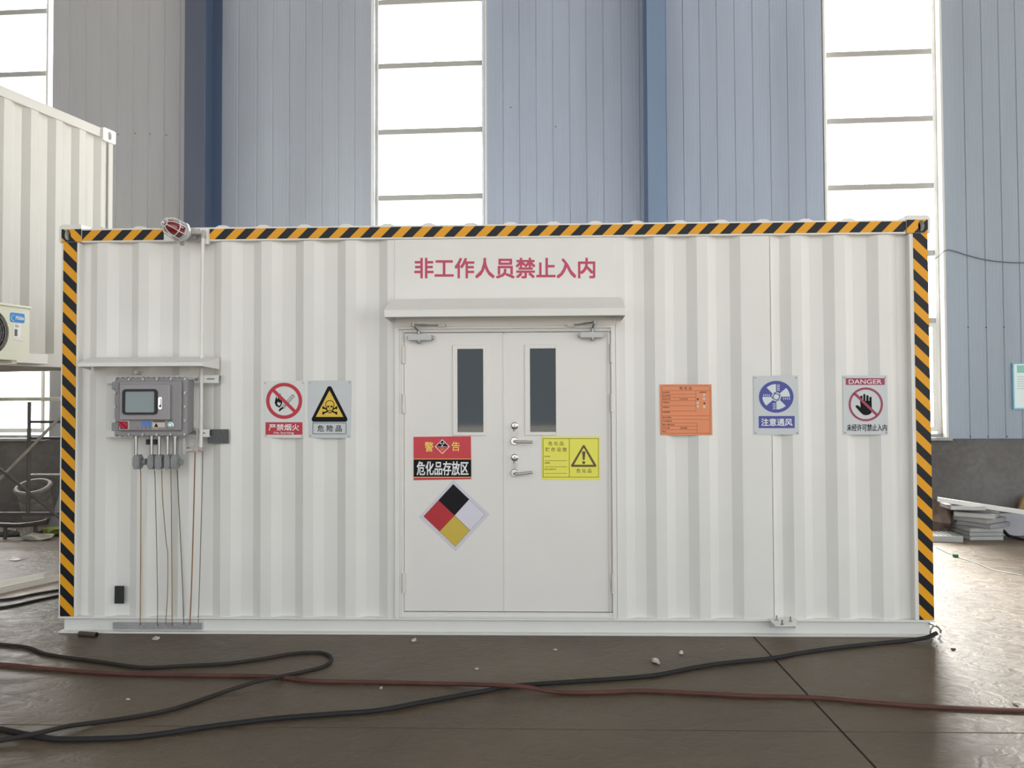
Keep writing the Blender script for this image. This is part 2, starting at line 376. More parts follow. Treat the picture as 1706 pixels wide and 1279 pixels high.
# base beams: I-section under the front and the back
for y0, s in ((0, 1), (DEPTH, -1)):
    b = MB(); lo, hi = min(y0, y0+s*.1), max(y0, y0+s*.1)
    b.box(-HW-.005, HW+.005, lo, hi, ZB-.012, ZB); b.box(-HW-.005, HW+.005, lo, hi, 0, .012)
    wlo, whi = min(y0+s*.035, y0+s*.045), max(y0+s*.035, y0+s*.045); b.box(-HW+.02, HW-.01, wlo, whi, .012, ZB-.012)
    part('base_beam', b, bevel=.002)
part('end_beam', MB().box(-HW+.02, -HW+.03, .1, DEPTH-.1, .012, ZB-.012)); part('end_beam', MB().box(HW-.03, HW-.02, .1, DEPTH-.1, .012, ZB-.012))
part('floor_deck', MB().box(-HW+.05, HW-.05, .1, DEPTH-.1, ZB-.03, ZB), mat('deck_grey', (90, 88, 84), .7))
# rails and posts
part('top_rail', MB().box(-HW+.146, HW-.146, 0, .06, zr, H)); part('top_rail', MB().box(-HW+.146, HW-.146, DEPTH-.06, DEPTH, zr, H))
for sx in (-1, 1):
    part('side_rail', MB().box(sx*HW-.03, sx*HW+.03, .06, DEPTH-.06, zr, H) if False else MB().box(min(sx*HW, sx*(HW-.06)), max(sx*HW, sx*(HW-.06)), .152, DEPTH-.152, zr, H))
pw = [(-HW, X(126, 700)), (X(1523, 700), HW)]
for a, c_ in pw:
    part('corner_post', MB().box(a, c_, 0, .08, ZB, zr)); part('corner_post', MB().box(a, c_, DEPTH-.08, DEPTH, ZB, zr))
    # inner lip that the sheet is welded to
lip = MB(); lip.box(pw[0][1], pw[0][1]+.016, -.004, .07, ZB, zr); part('post_lip', lip)
lip = MB(); lip.box(pw[1][0]-.016, pw[1][0], -.004, .07, ZB, zr); part('post_lip', lip)
# corner castings with oval holes
dk = mat('casting_hole_shade', (20, 20, 22), .9, spec=.1)  # dark disc colour, painting in the shade inside the holes
for sx in (-1, 1):
    for y0, y1 in ((-.008, .15), (DEPTH-.15, DEPTH+.008)):
        xo = sx*(HW+.016); xi = sx*(HW-.145); zt, zb = H+.028, H-.095; r = .03
        arc = [(xo-sx*r+sx*r*math.sin(t), zt-r+r*math.cos(t)) for t in [i*math.pi/10 for i in range(6)]]
        out = [(xi, zb), (xi, zt)]+arc+[(xo, zb)]
        hc = (sx*(HW-.047), H-.045); hole = ell(hc[0], hc[1], .021, .038, 20)
        b = MB(); b.prism(out, y0, y1, [hole]); b.mi = 1
        ym = y0+.05 if y0 < 1 else y1-.06; b.prism(ell(hc[0], hc[1], .021, .038, 20), ym, ym+.01)
        part('corner_casting', b, [WHITE, dk], bevel=0)
# corrugated front sheet: left of the door panel and right of it, ridge positions read along the face
DP = .036; SL = .066; OUT = .074
def corrug(x0, x1, darks, first_out):
    prof = [(x0, YP if first_out else YP+DP)]
    for d in darks:
        if prof[-1][1] == YP: prof += [(d-.14, YP), (d-.14+SL, YP+DP)]
        prof += [(d, YP+DP), (d+SL, YP)]
        prof += [(d+SL+OUT, YP), (d+2*SL+OUT, YP+DP)]
    prof = [p for p in prof if x0 <= p[0] <= x1-.004]
    prof.append((x1, prof[-1][1])); return prof
XL, XR = X(657, 700), X(1027, 700)
dl = [X(p, 750, YP) for p in (144, 213.5, 282.5, 352, 419, 489.5, 560, 630)]
pl_ = corrug(pw[0][1]+.012, XL, dl, False)
part('corrugated_sheet', MB().sheet(pl_, ZB, zr, .003), bevel=0)
dr = [X(p, 750, YP) for p in (1076.5, 1148, 1221)]
xw = X(1286.5, 750, YP)
pr_ = corrug(XR, xw, dr, True)
pr_ = [p for p in pr_ if p[0] < dr[-1]+SL+.001]+[(xw-.002, YP)]
part('corrugated_sheet', MB().sheet(pr_, ZB, zr, .003), bevel=0)
dr2 = [X(p, 750, YP) for p in (1305, 1378, 1452)]
pr2 = [(xw+.001, YP), (dr2[0]-.075, YP)]
pr2 = [(xw+.001, YP), (xw+.006, YP), (xw+.03, YP+DP*.45), (dr2[0], YP+DP), (dr2[0]+SL, YP), (dr2[0]+SL+OUT, YP), (dr2[0]+2*SL+OUT, YP+DP)]
for d in dr2[1:]: pr2 += [(d, YP+DP), (d+SL, YP), (d+SL+OUT, YP), (d+2*SL+OUT, YP+DP)]
pr2.append((pw[1][0]-.012, YP+DP)); part('corrugated_sheet', MB().sheet(pr2, ZB, zr, .003), bevel=0)
def tbend(px, y):  # weld strips along the wavy head and foot
    return None
# end, back walls and roof
def zig(a, c_, base, dp, pitch=.29):
    pts = [(a, base)]; x = a+.04
    while x+pitch < c_-.02: pts += [(x, base), (x+.066, base+dp), (x+.14, base+dp), (x+.206, base)]; x += pitch
    return pts+[(c_, base)]
for sx in (-1, 1):
    fr = Frame((sx*HW, 0, 0), (0, 1, 0), (-sx, 0, 0)); b = MB(fr); b.sheet(zig(.08, DEPTH-.08, .012, .036), ZB, zr, .003); part('end_sheet', b, bevel=0)
fr = Frame((0, DEPTH, 0), (1, 0, 0), (0, -1, 0)); b = MB(fr); b.sheet(zig(-HW+.1, HW-.1, .012, .036), ZB, zr, .003); part('back_sheet', b, bevel=0)
# roof sheet: ribs run front to back, their ends show above the rail
xs_ = [X(p, 378) for p in (163, 232, 302, 370, 438, 507, 576, 645, 714, 784, 850.5, 922, 992, 1061, 1132, 1202, 1272, 1343, 1414)]
prof = [(-HW+.06, H-.004)]
for x in xs_: prof += [(x-.066, H-.004), (x-.022, H+.015), (x+.022, H+.015), (x+.066, H-.004)]
prof.append((HW-.06, H-.004))
fr = Frame((0, 0, 0), (1, 0, 0), (0, 0, 1), (0, 1, 0)); b = MB(fr); b.sheet(prof, .012, DEPTH-.012, -.003); part('roof_sheet', b, bevel=0)
hp = MB()
for x in xs_: hp.prism([(x-.064, H-.006), (x+.064, H-.006), (x+.022, H+.014), (x-.022, H+.014)], .004, .012)
part('rib_closure', hp, bevel=0)['kind'] = 'stuff'
# hazard tape on rail, posts
for a, c_ in ((-HW+.147, X(273, 390)), (X(344.5, 390), HW-.147)):
    part('hazard_tape', MB().box(a, c_, -.0015, 0, zr+.012, H-.012), TAPE_H, bevel=0)
for k, (a, c_) in enumerate(pw):
    part('hazard_tape', MB().box(a+.012, c_-.001, -.0015, 0, ZB+.004, zr+.003), TAPE_V, bevel=0)
for sx in (-1, 1):
    xo = sx*(HW-.002); xi = sx*(HW-.145); hole = ell(sx*(HW-.047), H-.045, .0215, .0385, 20)
    part('hazard_tape', MB().prism([(xi, H-.094), (xi, H-.004), (xo, H-.004), (xo, H-.094)], -.0095, -.008, [hole]), TAPE_H if sx > 0 else TAPE_V, bevel=0)
# ---- flat door wall, frame and double door
zd0, zd1 = Z(840, 1019), Z(840, 535)
XF0, XF1 = X(657, 700), X(1027, 700)
part('door_wall', MB().prism([(XF0, zd1-.02), (XF1, zd1-.02), (XF1, zr), (XF0, zr)], YP-.004, YP+.03), bevel=.002)
jl, jr = X(673, 800), X(1019, 800)
# frame: outer casing, inner stop, sill
cas = [(XF0, ZB), (XF1, ZB), (XF1, zd1), (XF0, zd1)]
fr_ = MB()
o0, o1 = XF0+.004, XF1-.004
fr_.box(o0, o0+.030, -.006, .05, ZB, zd1); fr_.box(o1-.030, o1, -.006, .05, ZB, zd1)
fr_.box(o0+.030, jl-.002, .004, .05, ZB, zd1); fr_.box(jr+.002, o1-.030, .004, .05, ZB, zd1)
fr_.box(o0, o1, -.012, .05, zd1-.035, zd1); ztop = Z(840, 553.5)
fr_.box(jl-.002, jr+.002, .002, .05, ztop+.004, zd1-.035)
fr_.box(jl-.002, jr+.002, .002, .05, ZB, zd0-.005)
part('door_frame', fr_, WHITE2, bevel=.004)
bead = MB(); bead.box(o0+.03, o1-.03, -.018, .004, zd1-.052, zd1-.036); bead.box(o0+.045, o0+.052, -.002, .004, ZB, zd1-.05); bead.box(o1-.052, o1-.045, -.002, .004, ZB, zd1-.05)
bead.box(o0+.03, o1-.03, -.004, .01, ZB+.004, ZB+.022); bead.box(o0+.03, o1-.03, -.002, .01, ztop+.012, ztop+.022)
part('frame_moulding', bead, WHITE2, bevel=.002)
xm = X(840, 800); YD = .012
hingeM = mat('hinge_white', (214, 212, 206), .35)
def leaf(x0, x1, wpx, side):
    """one door leaf with its glazed slot, hinges and closer"""
    (a0, b0, a1, b1), (g0, h0, g1, h1) = wpx
    gx0, gx1, gz0, gz1 = X(g0, 650, YD), X(g1, 650, YD), Z(840, h1, YD), Z(840, h0, YD)
    b = MB(); b.prism([(x0, zd0), (x1, zd0), (x1, ztop), (x0, ztop)], YD, YD+.045, [[(gx0, gz0), (gx1, gz0), (gx1, gz1), (gx0, gz1)]])
    d = part('door_leaf', b, WHITE2, bevel=.0015)
    tx0, tx1, tz0, tz1 = X(a0, 650, YD), X(a1, 650, YD), Z(840, b1, YD), Z(840, b0, YD)
    hole = [[(gx0, gz0), (gx1, gz0), (gx1, gz1), (gx0, gz1)]]
    obj('glazing_trim', MB().prism([(tx0, tz0), (tx1, tz0), (tx1, tz1), (tx0, tz1)], YD-.008, YD, hole), WHITE2, d, bevel=.003)
    obj('glass_pane', MB().box(gx0-.005, gx1+.005, YD+.012, YD+.017, gz0-.005, gz1+.005), GLASS, d)
    hx = x0-.003 if side < 0 else x1+.003
    for (p0, p1) in ((573, 605), (655, 687.5), (954, 988)):
        za, zb = Z(840, p1), Z(840, p0); zm = (za+zb)/2; hb = MB()
        hb.lathe((hx, -.006, za), (0, 0, 1), [(0, .006), (.003, .010), (zm-za-.002, .010), (zm-za-.001, .008), (zm-za+.001, .008), (zm-za+.002, .010), (zb-za-.003, .010), (zb-za, .006)], 12)
        hb.box(hx-.005 if side > 0 else hx-.016, hx+.016 if side > 0 else hx+.005, -.004, .012, za+.004, zb-.004)
        obj('hinge', hb, hingeM, d, smooth=True)
    return d
leafL = leaf(jl, xm-.002, ((754, 574, 810, 725.5), (762, 581, 805, 719.5)), -1)
leafR = leaf(xm+.002, jr, ((874, 574, 927, 725.5), (883, 581, 926, 719.5)), 1)
# the right leaf laps over the meeting edge
obj('meeting_strip', MB().box(xm-.006, xm+.022, YD-.004, YD+.001, zd0, ztop-.01), WHITE2, leafR, bevel=.002)
# levers, lock cylinders and keys
def lever(ry, ly, key):
    yy = YD; c = P(857, ry, yy); b = MB()
    b.lathe((c.x, yy+.001, c.z), (0, -1, 0), [(0, .028), (.006, .028), (.010, .024), (.010, .013), (.03, .011), (.05, .011)], 20)
    e = P(887, ly, yy-.05)
    b.tube(smooth_path([(c.x, yy-.036, c.z), (c.x+.004, yy-.052, c.z-.001), (c.x+.03, yy-.056, c.z-.003), (e.x, yy-.054, e.z)], 5), .0095, 10)
    h = obj('lever_handle', b, CHROME, leafR, smooth=True)
    k = P(857.5, key, yy); b = MB()
    b.lathe((k.x, yy+.001, k.z), (0, -1, 0), [(0, .025), (.007, .025), (.011, .020), (.011, .009), (.02, .008)], 20)
    obj('lock_cylinder', b, CHROME, leafR, smooth=True)
    b = MB(); b.box(k.x-.0015, k.x+.0015, yy-.04, yy-.012, k.z-.006, k.z+.006); b.lathe((k.x-.002, yy-.048, k.z), (1, 0, 0), [(0, .011), (.004, .011)], 12)
    b.tube([(k.x-.004, yy-.045, k.z-.012), (k.x-.006, yy-.03, k.z-.04), (k.x-.002, yy-.03, k.z-.078)], .0035, 6); b.box(k.x-.010, k.x+.006, yy-.034, yy-.03, k.z-.072, k.z-.036)
    obj('key', b, STEEL, leafR)
lever(734.5, 736.5, 709); lever(787.5, 786.5, 762)
CLOSER = mat('closer_silver', (158, 157, 156), .38, .6)
# hydraulic door closers
def closer(body, knuckle, elbow, shoe, d):
    b = MB(); x0, z1 = X(body[0], 560, -.03), Z(840, body[1], -.03); x1, z0 = X(body[2], 560, -.03), Z(840, body[3], -.03)
    b.box(x0, x1, -.052, -.012+.02, z0, z1); cx = X(knuckle[0], 560, -.04); b.box(x0-.008, x0, -.046, -.004, z0+.006, z1-.006); b.box(x1, x1+.008, -.046, -.004, z0+.006, z1-.006)
    o = obj('door_closer', b, CLOSER, d, bevel=.006, segs=2); 
    b = MB(); b.lathe((cx, -.03, z0-.022), (0, 0, 1), [(0, .010), (.006, .014), (.022, .014), (z1-z0+.022, .011), (z1-z0+.05, .011)], 14)
    kz = z1+.026; e = P(elbow[0], elbow[1], -.10); s_ = P(shoe[0], shoe[1], -.035)
    b.tube([(cx, -.03, kz), (e.x, e.y, e.z)], .007, 8); b.lathe((e.x, e.y, e.z-.012), (0, 0, 1), [(0, .011), (.024, .011)], 12)
    mid = Vector((e.x, e.y, e.z)).lerp(s_, .5); b.tube([e, mid], .0065, 8); b.tube([mid, s_], .0045, 8)
    sg = 1 if s_.x > e.x else -1
    b.box(min(s_.x-sg*.03, s_.x+sg*.03), max(s_.x-sg*.03, s_.x+sg*.03), -.045, -.008, s_.z-.010, s_.z+.010)
    obj('closer_arm', b, CLOSER, d, smooth=True)
closer((680, 556.5, 720, 566), (697,), (688, 541), (735, 542), leafL)
closer((966, 554, 1006, 563.5), (987,), (990.5, 536.5), (952, 542), leafR)
# ---- canopy over the door: sloping top, upright fascia
def canopy(name, label, rl, rr, zt, fl_, frr, ft, fb, dep):
    """rear left/right x, rear top z, front x range, fascia top/bottom z, depth"""
    b = MB(); y = -dep; t = .004
    b.hexa([(rl, 0, zt), (rr, 0, zt), (frr, y, ft), (fl_, y, ft)], [(rl, 0, zt-t), (rr, 0, zt-t), (frr, y+t, ft-t), (fl_, y+t, ft-t)])
    b.box(fl_, frr, y, y+t, fb, ft); b.box(fl_, frr, y, y+.03, fb, fb+t)
    for x in (fl_, frr-t):
        xr = rl if x == fl_ else rr-t
        b.hexa([(x, y+t, fb), (x, y+t, ft-t), (xr, .01, zt-t), (xr, .01, fb-.01)], [(x+t, y+t, fb), (x+t, y+t, ft-t), (xr+t, .01, zt-t), (xr+t, .01, fb-.01)])
    o = part(name, b, WHITE, bevel=.0015, label=label); return o
dep = .21
canopy('door_canopy', 'white sheet metal canopy over the double door', X(651, 500), X(1036, 500), Z(840, 496.5), X(640, 520, -dep), X(1042, 520, -dep), Z(840, 514.5, -dep), Z(840, 527, -dep), dep)
dep = .26
canopy('control_box_canopy', 'white sheet metal canopy over the control box', X(150, 600), X(365, 600), Z(250, 594.5), X(130, 600, -dep), X(338, 600, -dep), Z(240, 603.5, -dep), Z(240, 610.5, -dep), dep)
# ---- stencilled red writing above the door
b = MB(); text_on(b, '非工作人员禁止入内', (691, 430, 991, 463), lambda u, v: P(u, v, YP-.0048), .018)
part('stencil_lettering', b, LETTER, bevel=0, label='red stencilled Chinese lettering 非工作人员禁止入内')
# ---- earth bar with bolts on the base beam, cable lug bracket
x0, x1, z0, z1 = X(190, 1040, .03), X(337, 1040, .03), Z(260, 1047, .03), Z(260, 1036, .03)
eb = part('earth_bar', MB().box(x0, x1, .012, .022, z0, z1), mat('dull_zinc', (172, 172, 170), .38, .5, var=.3, vscale=8), bevel=.001)
for px in (213, 236, 260, 275, 291, 306, 315):
    c = P(px, 1042, .0); bb = MB(); bb.lathe((c.x, .014, c.z), (.25, -1, .1), [(0, .009), (.006, .009), (.006, .005), (.03, .005)], 8); obj('bolt', bb, STEEL, eb)
part('cover_plate', MB().box(X(155, 1040, .03), X(188, 1040, .03), .031, .036, Z(260, 1044, .03), Z(260, 1034, .03)), WHITE, bevel=.001)
lb = MB(); y = -.14
a, c_ = P(1283, 1032, .03), P(1331, 1032, .03)
z1 = Z(1300, 1034.5, -.05); lb.hexa([(X(1281, 1032), .03, z1), (X(1331, 1032), .03, z1), (X(1326, 1042, y), y, z1-.002), (X(1292, 1042, y), y, z1-.002)], [(X(1281, 1032), .03, z1-.006), (X(1331, 1032), .03, z1-.006), (X(1326, 1042, y), y, z1-.008), (X(1292, 1042, y), y, z1-.008)])
for xx, xf in ((X(1283, 1040, .03), X(1293, 1042, y)), (X(1325, 1040, .03), X(1323, 1042, y))):
    lb.hexa([(xx, .034, z1-.006), (xf, y+.01, z1-.007), (xx, .034, z1-.07), (xx, .034, z1-.071)], [(xx+.005, .034, z1-.006), (xf+.005, y+.01, z1-.007), (xx+.005, .034, z1-.07), (xx+.005, .034, z1-.071)])
lbo = part('lug_bracket', lb, WHITE, bevel=0)
for px, py in ((1294, 1033), (1303, 1040), (1317, 1035)):
    c = G(px, py, z1); bb = MB(); bb.lathe((c.x, c.y, z1-.004), (0, 0, 1), [(0, .011), (.01, .011), (.01, .006), (.036, .006)], 8); obj('bolt', bb, STEEL, lbo)

# ================================================================== CONTROL BOX
cb = empty('control_box', P(250, 727, -.1)); tag(cb, 'grey explosion proof control box with display window under a white canopy', 'control box')
def cpart(name, b, m=GREYBOX, bevel=.003, parent=None, **k): return obj(name, b, m, parent or cb, bevel=bevel, **k)
yr, yc, yd = -.20, -.225, -.25
def R4(q, y): return P(q[0], q[3], y).x, P(q[2], q[3], y).x, P((q[0]+q[2])/2, q[3], y).z, P((q[0]+q[2])/2, q[1], y).z
x0, x1, z0, z1 = R4((190, 629, 311, 726), yr)
b = MB(); b.box(x0+.02, x1-.024, -.04, yr+.02, z0+.012, z1-.012); cpart('enclosure', b, GREYBOX, .006)
rim = MB(); rim.box(x0, x1, yr, yr+.022, z0, z1); rm = cpart('flange', rim, GREYBOX, .004)
rb = MB()
for i in range(14):
    t = (i+.5)/14
    for zz in (z0-.004, z1-.004): rb.box(x0+(x1-x0)*t-.004, x0+(x1-x0)*t+.004, yr-.008, yr+.02, zz, zz+.008)
cpart('flange_rib', rb, GREYCAST, .001)['kind'] = 'stuff'
for (u, v) in [(i/5, j) for i in range(6) for j in (0.0, 1.0)]+[(i, j/4) for i in (0.0, 1.0) for j in (1, 2, 3)]:
    bx, bz = x0+.010+(x1-x0-.020)*u, z0+.010+(z1-z0-.020)*v; bb = MB(); bb.lathe((bx, yr, bz), (0, -1, 0), [(0, .0085), (.008, .0085), (.008, .005), (.014, .005)], 8)
    obj('bolt', bb, STEEL, rm)
q0, q1, r0, r1 = R4((197, 634, 301, 717.5), yc); cpart('front_cover', MB().box(q0, q1, yc, yr, r0, r1), GREYBOX, .006)
d0, d1, e0, e1 = R4((198.5, 640, 282, 699.5), yd); dcov = cpart('display_door', MB().box(d0, d1, yd, yc, e0, e1), mat('grey_door', (150, 145, 149), .4), .005)
def rrect(x0, x1, z0, z1, r, n=5):
    o = []
    for cx, cz, a0 in ((x1-r, z1-r, 0), (x0+r, z1-r, 90), (x0+r, z0+r, 180), (x1-r, z0+r, 270)):
        for i in range(n+1): t = math.radians(a0+90*i/n); o.append((cx+r*math.cos(t), cz+r*math.sin(t)))
    return o
w0, w1, v0, v1 = R4((204.8, 648, 262.5, 690.5), yd); g0, g1, h0, h1 = R4((208.8, 652, 258.2, 686.8), yd)
obj('display_gasket', MB().prism(rrect(w0, w1, v0, v1, .024), yd-.012, yd, [rrect(g0, g1, h0, h1, .01)]), DARK, dcov)
obj('display_screen', MB().prism(rrect(g0, g1, h0, h1, .01), yd-.005, yd), mat('screen_grey', (122, 134, 136), .12), dcov)
k0, k1, l0, l1 = R4((263.8, 661, 270.8, 682), yd); b = MB(); b.prism(rrect(k0, k1, l0, l1, .012), yd-.006, yd); b.prism(rrect(k0+.007, k1-.007, l0+.03, l1-.012, .006), yd-.016, yd-.006)
obj('door_latch', b, CHROME, dcov, bevel=.001)
b = MB(); b.lathe(P(267, 676.5, yd-.006), (0, -1, 0), [(0, .007), (.005, .007)], 10); obj('latch_lock', b, mat('dark_metal', (70, 70, 72), .4, .8), dcov)
# rotary switch, labels, push button
s0_, s1_, t0, t1 = R4((199.5, 700.5, 215.5, 716), yc); b = MB(); b.box(s0_, s1_, yc-.004, yc, t0, t1); b.mi = 1; b.box(s0_+.006, s1_-.01, yc-.006, yc-.004, t0+.006, t1-.006)
sw = cpart('rotary_switch', b, [mat('switch_plate', (206, 196, 194), .5), DARK], 0)
c = P(206.5, 708, yc-.01); b = MB(); b.lathe((c.x, yc-.006, c.z), (0, -1, 0), [(0, .026), (.016, .026), (.018, .022)], 18)
b.hexa([(c.x-.026, yc-.022, c.z+.022), (c.x-.02, yc-.022, c.z+.028), (c.x+.028, yc-.022, c.z-.02), (c.x+.02, yc-.022, c.z-.028)], [(c.x-.026, yc-.045, c.z+.022), (c.x-.02, yc-.045, c.z+.028), (c.x+.028, yc-.045, c.z-.02), (c.x+.02, yc-.045, c.z-.028)])
obj('switch_knob', b, mat('red_knob', (176, 24, 52), .4), sw, bevel=.002)
def lab(q, m, name='label_plate'):
    a, c_, z_, t_ = R4(q, yc); return cpart(name, MB().box(a, c_, yc-.0015, yc, z_, t_), m, 0)
lab((236.7, 701, 251.6, 710.3), mat('label_blue', (84, 128, 196), .5)); wl = lab((254, 703.5, 275, 711.5), mat('label_cream', (206, 200, 190), .5)); lab((255.5, 700.2, 275, 703), mat('label_brown', (112, 76, 62), .5))
lab((254, 712, 264.5, 715.5), mat('label_olive', (166, 156, 120), .5))
for px, cc in ((230, (150, 120, 120)), (236.5, (110, 120, 160)), (243, (170, 80, 90)), (249.5, (90, 110, 170))): lab((px-1.7, 710.8, px+1.7, 714.4), mat('label_%d' % int(px), cc, .5))
b = MB(); pts = [P(u, v, yc-.0022) for u, v in ((257, 711), (263.5, 711), (260.2, 704.3))]; b.prism([(p.x, p.z) for p in pts], yc-.0024, yc-.0016); pts = [P(u, v, yc-.0022) for u, v in ((258.5, 710.2), (262, 710.2), (260.2, 706.5))]
obj('warning_triangle', b, BLACK, wl)
c = P(285, 708.5, yc); b = MB(); b.lathe((c.x, yc, c.z), (0, -1, 0), [(0, .024), (.012, .024), (.014, .018), (.014, .017), (.026, .016), (.028, .012)], 20)
cpart('push_button', b, mat('button_silver', (196, 204, 204), .3, .6), 0, smooth=True)
lab((280.5, 697.5, 288, 703.5), mat('label_green', (92, 128, 124), .5))
for (pa, pb) in ((636, 649), (704, 718)):
    za, zb = P(188, pb, yr).z, P(188, pa, yr).z; b = MB(); xx = x0-.008
    b.lathe((xx, yr+.004, za), (0, 0, 1), [(0, .010), (zb-za, .010)], 10); b.box(xx, xx+.04, yr-.004, yr+.008, za+.004, zb-.004); cpart('box_hinge', b, GREYCAST, .001)
c = P(224, 620, -.06); b = MB(); b.lathe((c.x, YP, c.z), (0, -1, 0), [(0, .016), (.05, .016), (.06, .012)], 12); part('cable_knob', b, WHITE, 0, smooth=True)
# mounting struts with slots
for pa, pb, a, c_ in ((624.8, 637.8, 176, 365), (714.8, 727.6, 176, 350)):
    zz0, zz1 = P(340, pb, -.03).z, P(340, pa, -.03).z; X0, X1 = X(a, 700, -.03), X(c_, 700, -.03); zm = (zz0+zz1)/2
    sl = [[(X1-.085, zm-.004), (X1-.030, zm-.004), (X1-.030, zm+.004), (X1-.085, zm+.004)]]
    b = MB(); b.prism([(X0, zz0), (X1, zz0), (X1, zz1), (X0, zz1)], -.04, -.037, sl); b.box(X0, X1, -.037, YP-.002, zz0, zz0+.003); b.box(X0, X1, -.037, YP-.002, zz1-.003, zz1)
    cpart('mounting_strut', b, WHITE, 0)
for px, py in ((325, 631), (323, 721)):
    c = P(px, py, -.06); b = MB(); b.lathe((c.x, -.037, c.z), (0, -1, 0), [(0, .014), (.012, .014), (.012, .007), (.04, .007)], 8); cpart('strut_bolt', b, STEEL, 0)
# conduit stubs with cast seal fittings
for (pp, s0_, s1_, sy) in ((226.5, 221.8, 233.5, 0), (252.5, 246.3, 257, 1), (265.2, 258.4, 270.3, 1), (279.2, 273.8, 284.4, 0), (291.3, 284.8, 295.6, 1)):
    yy = -.15; xp = P(pp, 740, yy).x; za, zb = P(pp, 757, yy).z, P(pp, 724, yy).z
    b = MB(); b.lathe((xp, yy, za), (0, 0, 1), [(0, .0115), (zb-za-.02, .0115), (zb-za-.02, .016), (zb-za, .016)], 14)
    cg = cpart('conduit_stub', b, STEEL, 0, smooth=True)
    a, c_ = P(s0_, 770, yy-.02).x, P(s1_, 770, yy-.02).x; zt_, zb_ = P(pp, 757.5, yy-.02).z, P(pp, 781.5, yy-.02).z; m_ = (a+c_)/2; hw = (c_-a)/2*.93
    hexp = [(m_-hw, zb_+.022), (m_-hw*.55, zb_), (m_+hw*.55, zb_), (m_+hw, zb_+.022), (m_+hw, zt_-.02), (m_+hw*.5, zt_), (m_-hw*.5, zt_), (m_-hw, zt_-.02)]
    b = MB(); b.prism(hexp, yy-.034, yy+.028); b.prism([(m_+(p-m_)*.6, (zb_+zt_)/2+(q-(zb_+zt_)/2)*.7) for p, q in hexp], yy-.038, yy-.034)
    obj('seal_fitting', b, GREYCAST, cg, bevel=.003)
for px, py in ((240, 769), (299.5, 770)):
    c = P(px, py, -.13); b = MB(); b.lathe((c.x-.03, -.13, c.z), (1, 0, 0), [(0, .016), (.026, .016), (.026, .022), (.046, .022), (.05, .014)], 14); cpart('plug_cap', b, GREYCAST, 0, smooth=True)
for px in (246.5, 258.8): 
    c = P(px, 736, -.14); cpart('cable_clamp', MB().box(c.x-.011, c.x+.011, -.15, -.10, c.z-.018, c.z+.018), DARK, .003)
c = P(306.5, 742, -.12); b = MB(); b.lathe((c.x, -.12, P(306, 756, -.12).z), (0, 0, 1), [(0, .014), (.02, .017), (.075, .017), (.075, .012), (.11, .012)], 14); b.tube([(c.x, -.12, P(306, 750, -.12).z), (c.x+.055, -.1, P(306, 750, -.12).z)], .012, 10)
cpart('elbow_fitting', b, mat('pale_casting', (178, 174, 172), .5), 0, smooth=True)

# ================================================================== CONDUIT, BEACON
cd = empty('conduit_pipe', P(336, 745, -.05)); tag(cd, 'white upright conduit pipe from red beacon down to beside the control box', 'pipe')
xp = P(336, 560, -.05).x; zt_, zb_ = P(338, 391, -.05).z, P(336, 745, -.05).z
obj('pipe', MB().tube([(xp-.002, -.05, zb_), (xp, -.05, (zt_+zb_)/2), (P(338, 391, -.05).x, -.05, zt_)], .0125, 12), WHITE, cd, smooth=True)
b = MB(); c = P(338.5, 389, -.05); b.lathe((c.x, -.05, c.z-.03), (0, 0, 1), [(0, .016), (.012, .018), (.012, .015), (.05, .015)], 12); b.lathe((c.x+.004, -.05, c.z+.012), (-1, 0, 0), [(0, .016), (.02, .016)], 12)
obj('pipe_elbow', b, mat('pale_casting', (178, 174, 172)), cd, smooth=True)
c = P(337.5, 402, -.05); obj('pipe_bracket', MB().box(c.x-.022, c.x+.03, -.034, -.001, Z(338, 408), Z(338, 382)), WHITE, cd, bevel=.003)
b = MB(); c0, c1 = P(311, 748.5, -.07), P(338, 748.5, -.05); b.tube([c0, c1], .017, 12); b.box(P(315.5, 745, -.09).x, P(330, 745, -.09).x, -.095, -.05, P(320, 752, -.09).z, P(320, 744.5, -.09).z)
obj('tee_fitting', b, mat('pink_grey_cast', (186, 172, 168), .5), cd, bevel=.002)
b = MB(); b.tube(smooth_path([(P(325, 712, -.06).x, -.06, P(325, 712, -.06).z), (P(328.5, 720, -.07).x, -.07, P(328.5, 722, -.07).z), (P(326.5, 735, -.07).x, -.07, P(326, 735, -.07).z), (P(324.5, 746, -.07).x, -.07, P(324.5, 746, -.07).z)]), .006, 8)
obj('flexible_lead', b, mat('pale_casting', (178, 174, 172)), cd, smooth=True)

bc = empty('warning_beacon', P(330, 385, -.02)); tag(bc, 'caged red warning beacon on the top left edge of the container', 'beacon')
cen = P(300, 386, -.16); tip = P(283, 376.5, -.24); ax = (tip-cen).normalized()
tipl = .135
hs = MB(); hs.lathe(cen-ax*.05, ax, [(0, .038), (.012, .05), (.012, .058), (.036, .066), (.036, .074), (.05, .074), (.05, .062), (.058, .06)], 24)
obj('housing', hs, mat('beacon_housing', (190, 192, 192), .4, .3), bc, smooth=True)
dm = MB(); dm.lathe(cen+ax*.002, ax, [(0, .05), (.05, .05), (.085, .047), (.105, .038), (.118, .022), (.122, .004)], 24)
rm_ = mat('red_dome', (120, 20, 28), .12); rm_.node_tree.nodes['Principled BSDF'].inputs['Coat Weight'].default_value = .6
obj('dome', dm, rm_, bc, smooth=True)
cg = MB(); u_ = ax.orthogonal().normalized(); w2 = ax.cross(u_)
for k in range(8):
    a = 2*math.pi*k/8+.3; rr = u_*math.cos(a)+w2*math.sin(a)
    cg.tube(smooth_path([cen+ax*.0+rr*.064, cen+ax*.06+rr*.064, cen+ax*.105+rr*.056, cen+ax*.137+rr*.026], 4), .0032, 6)
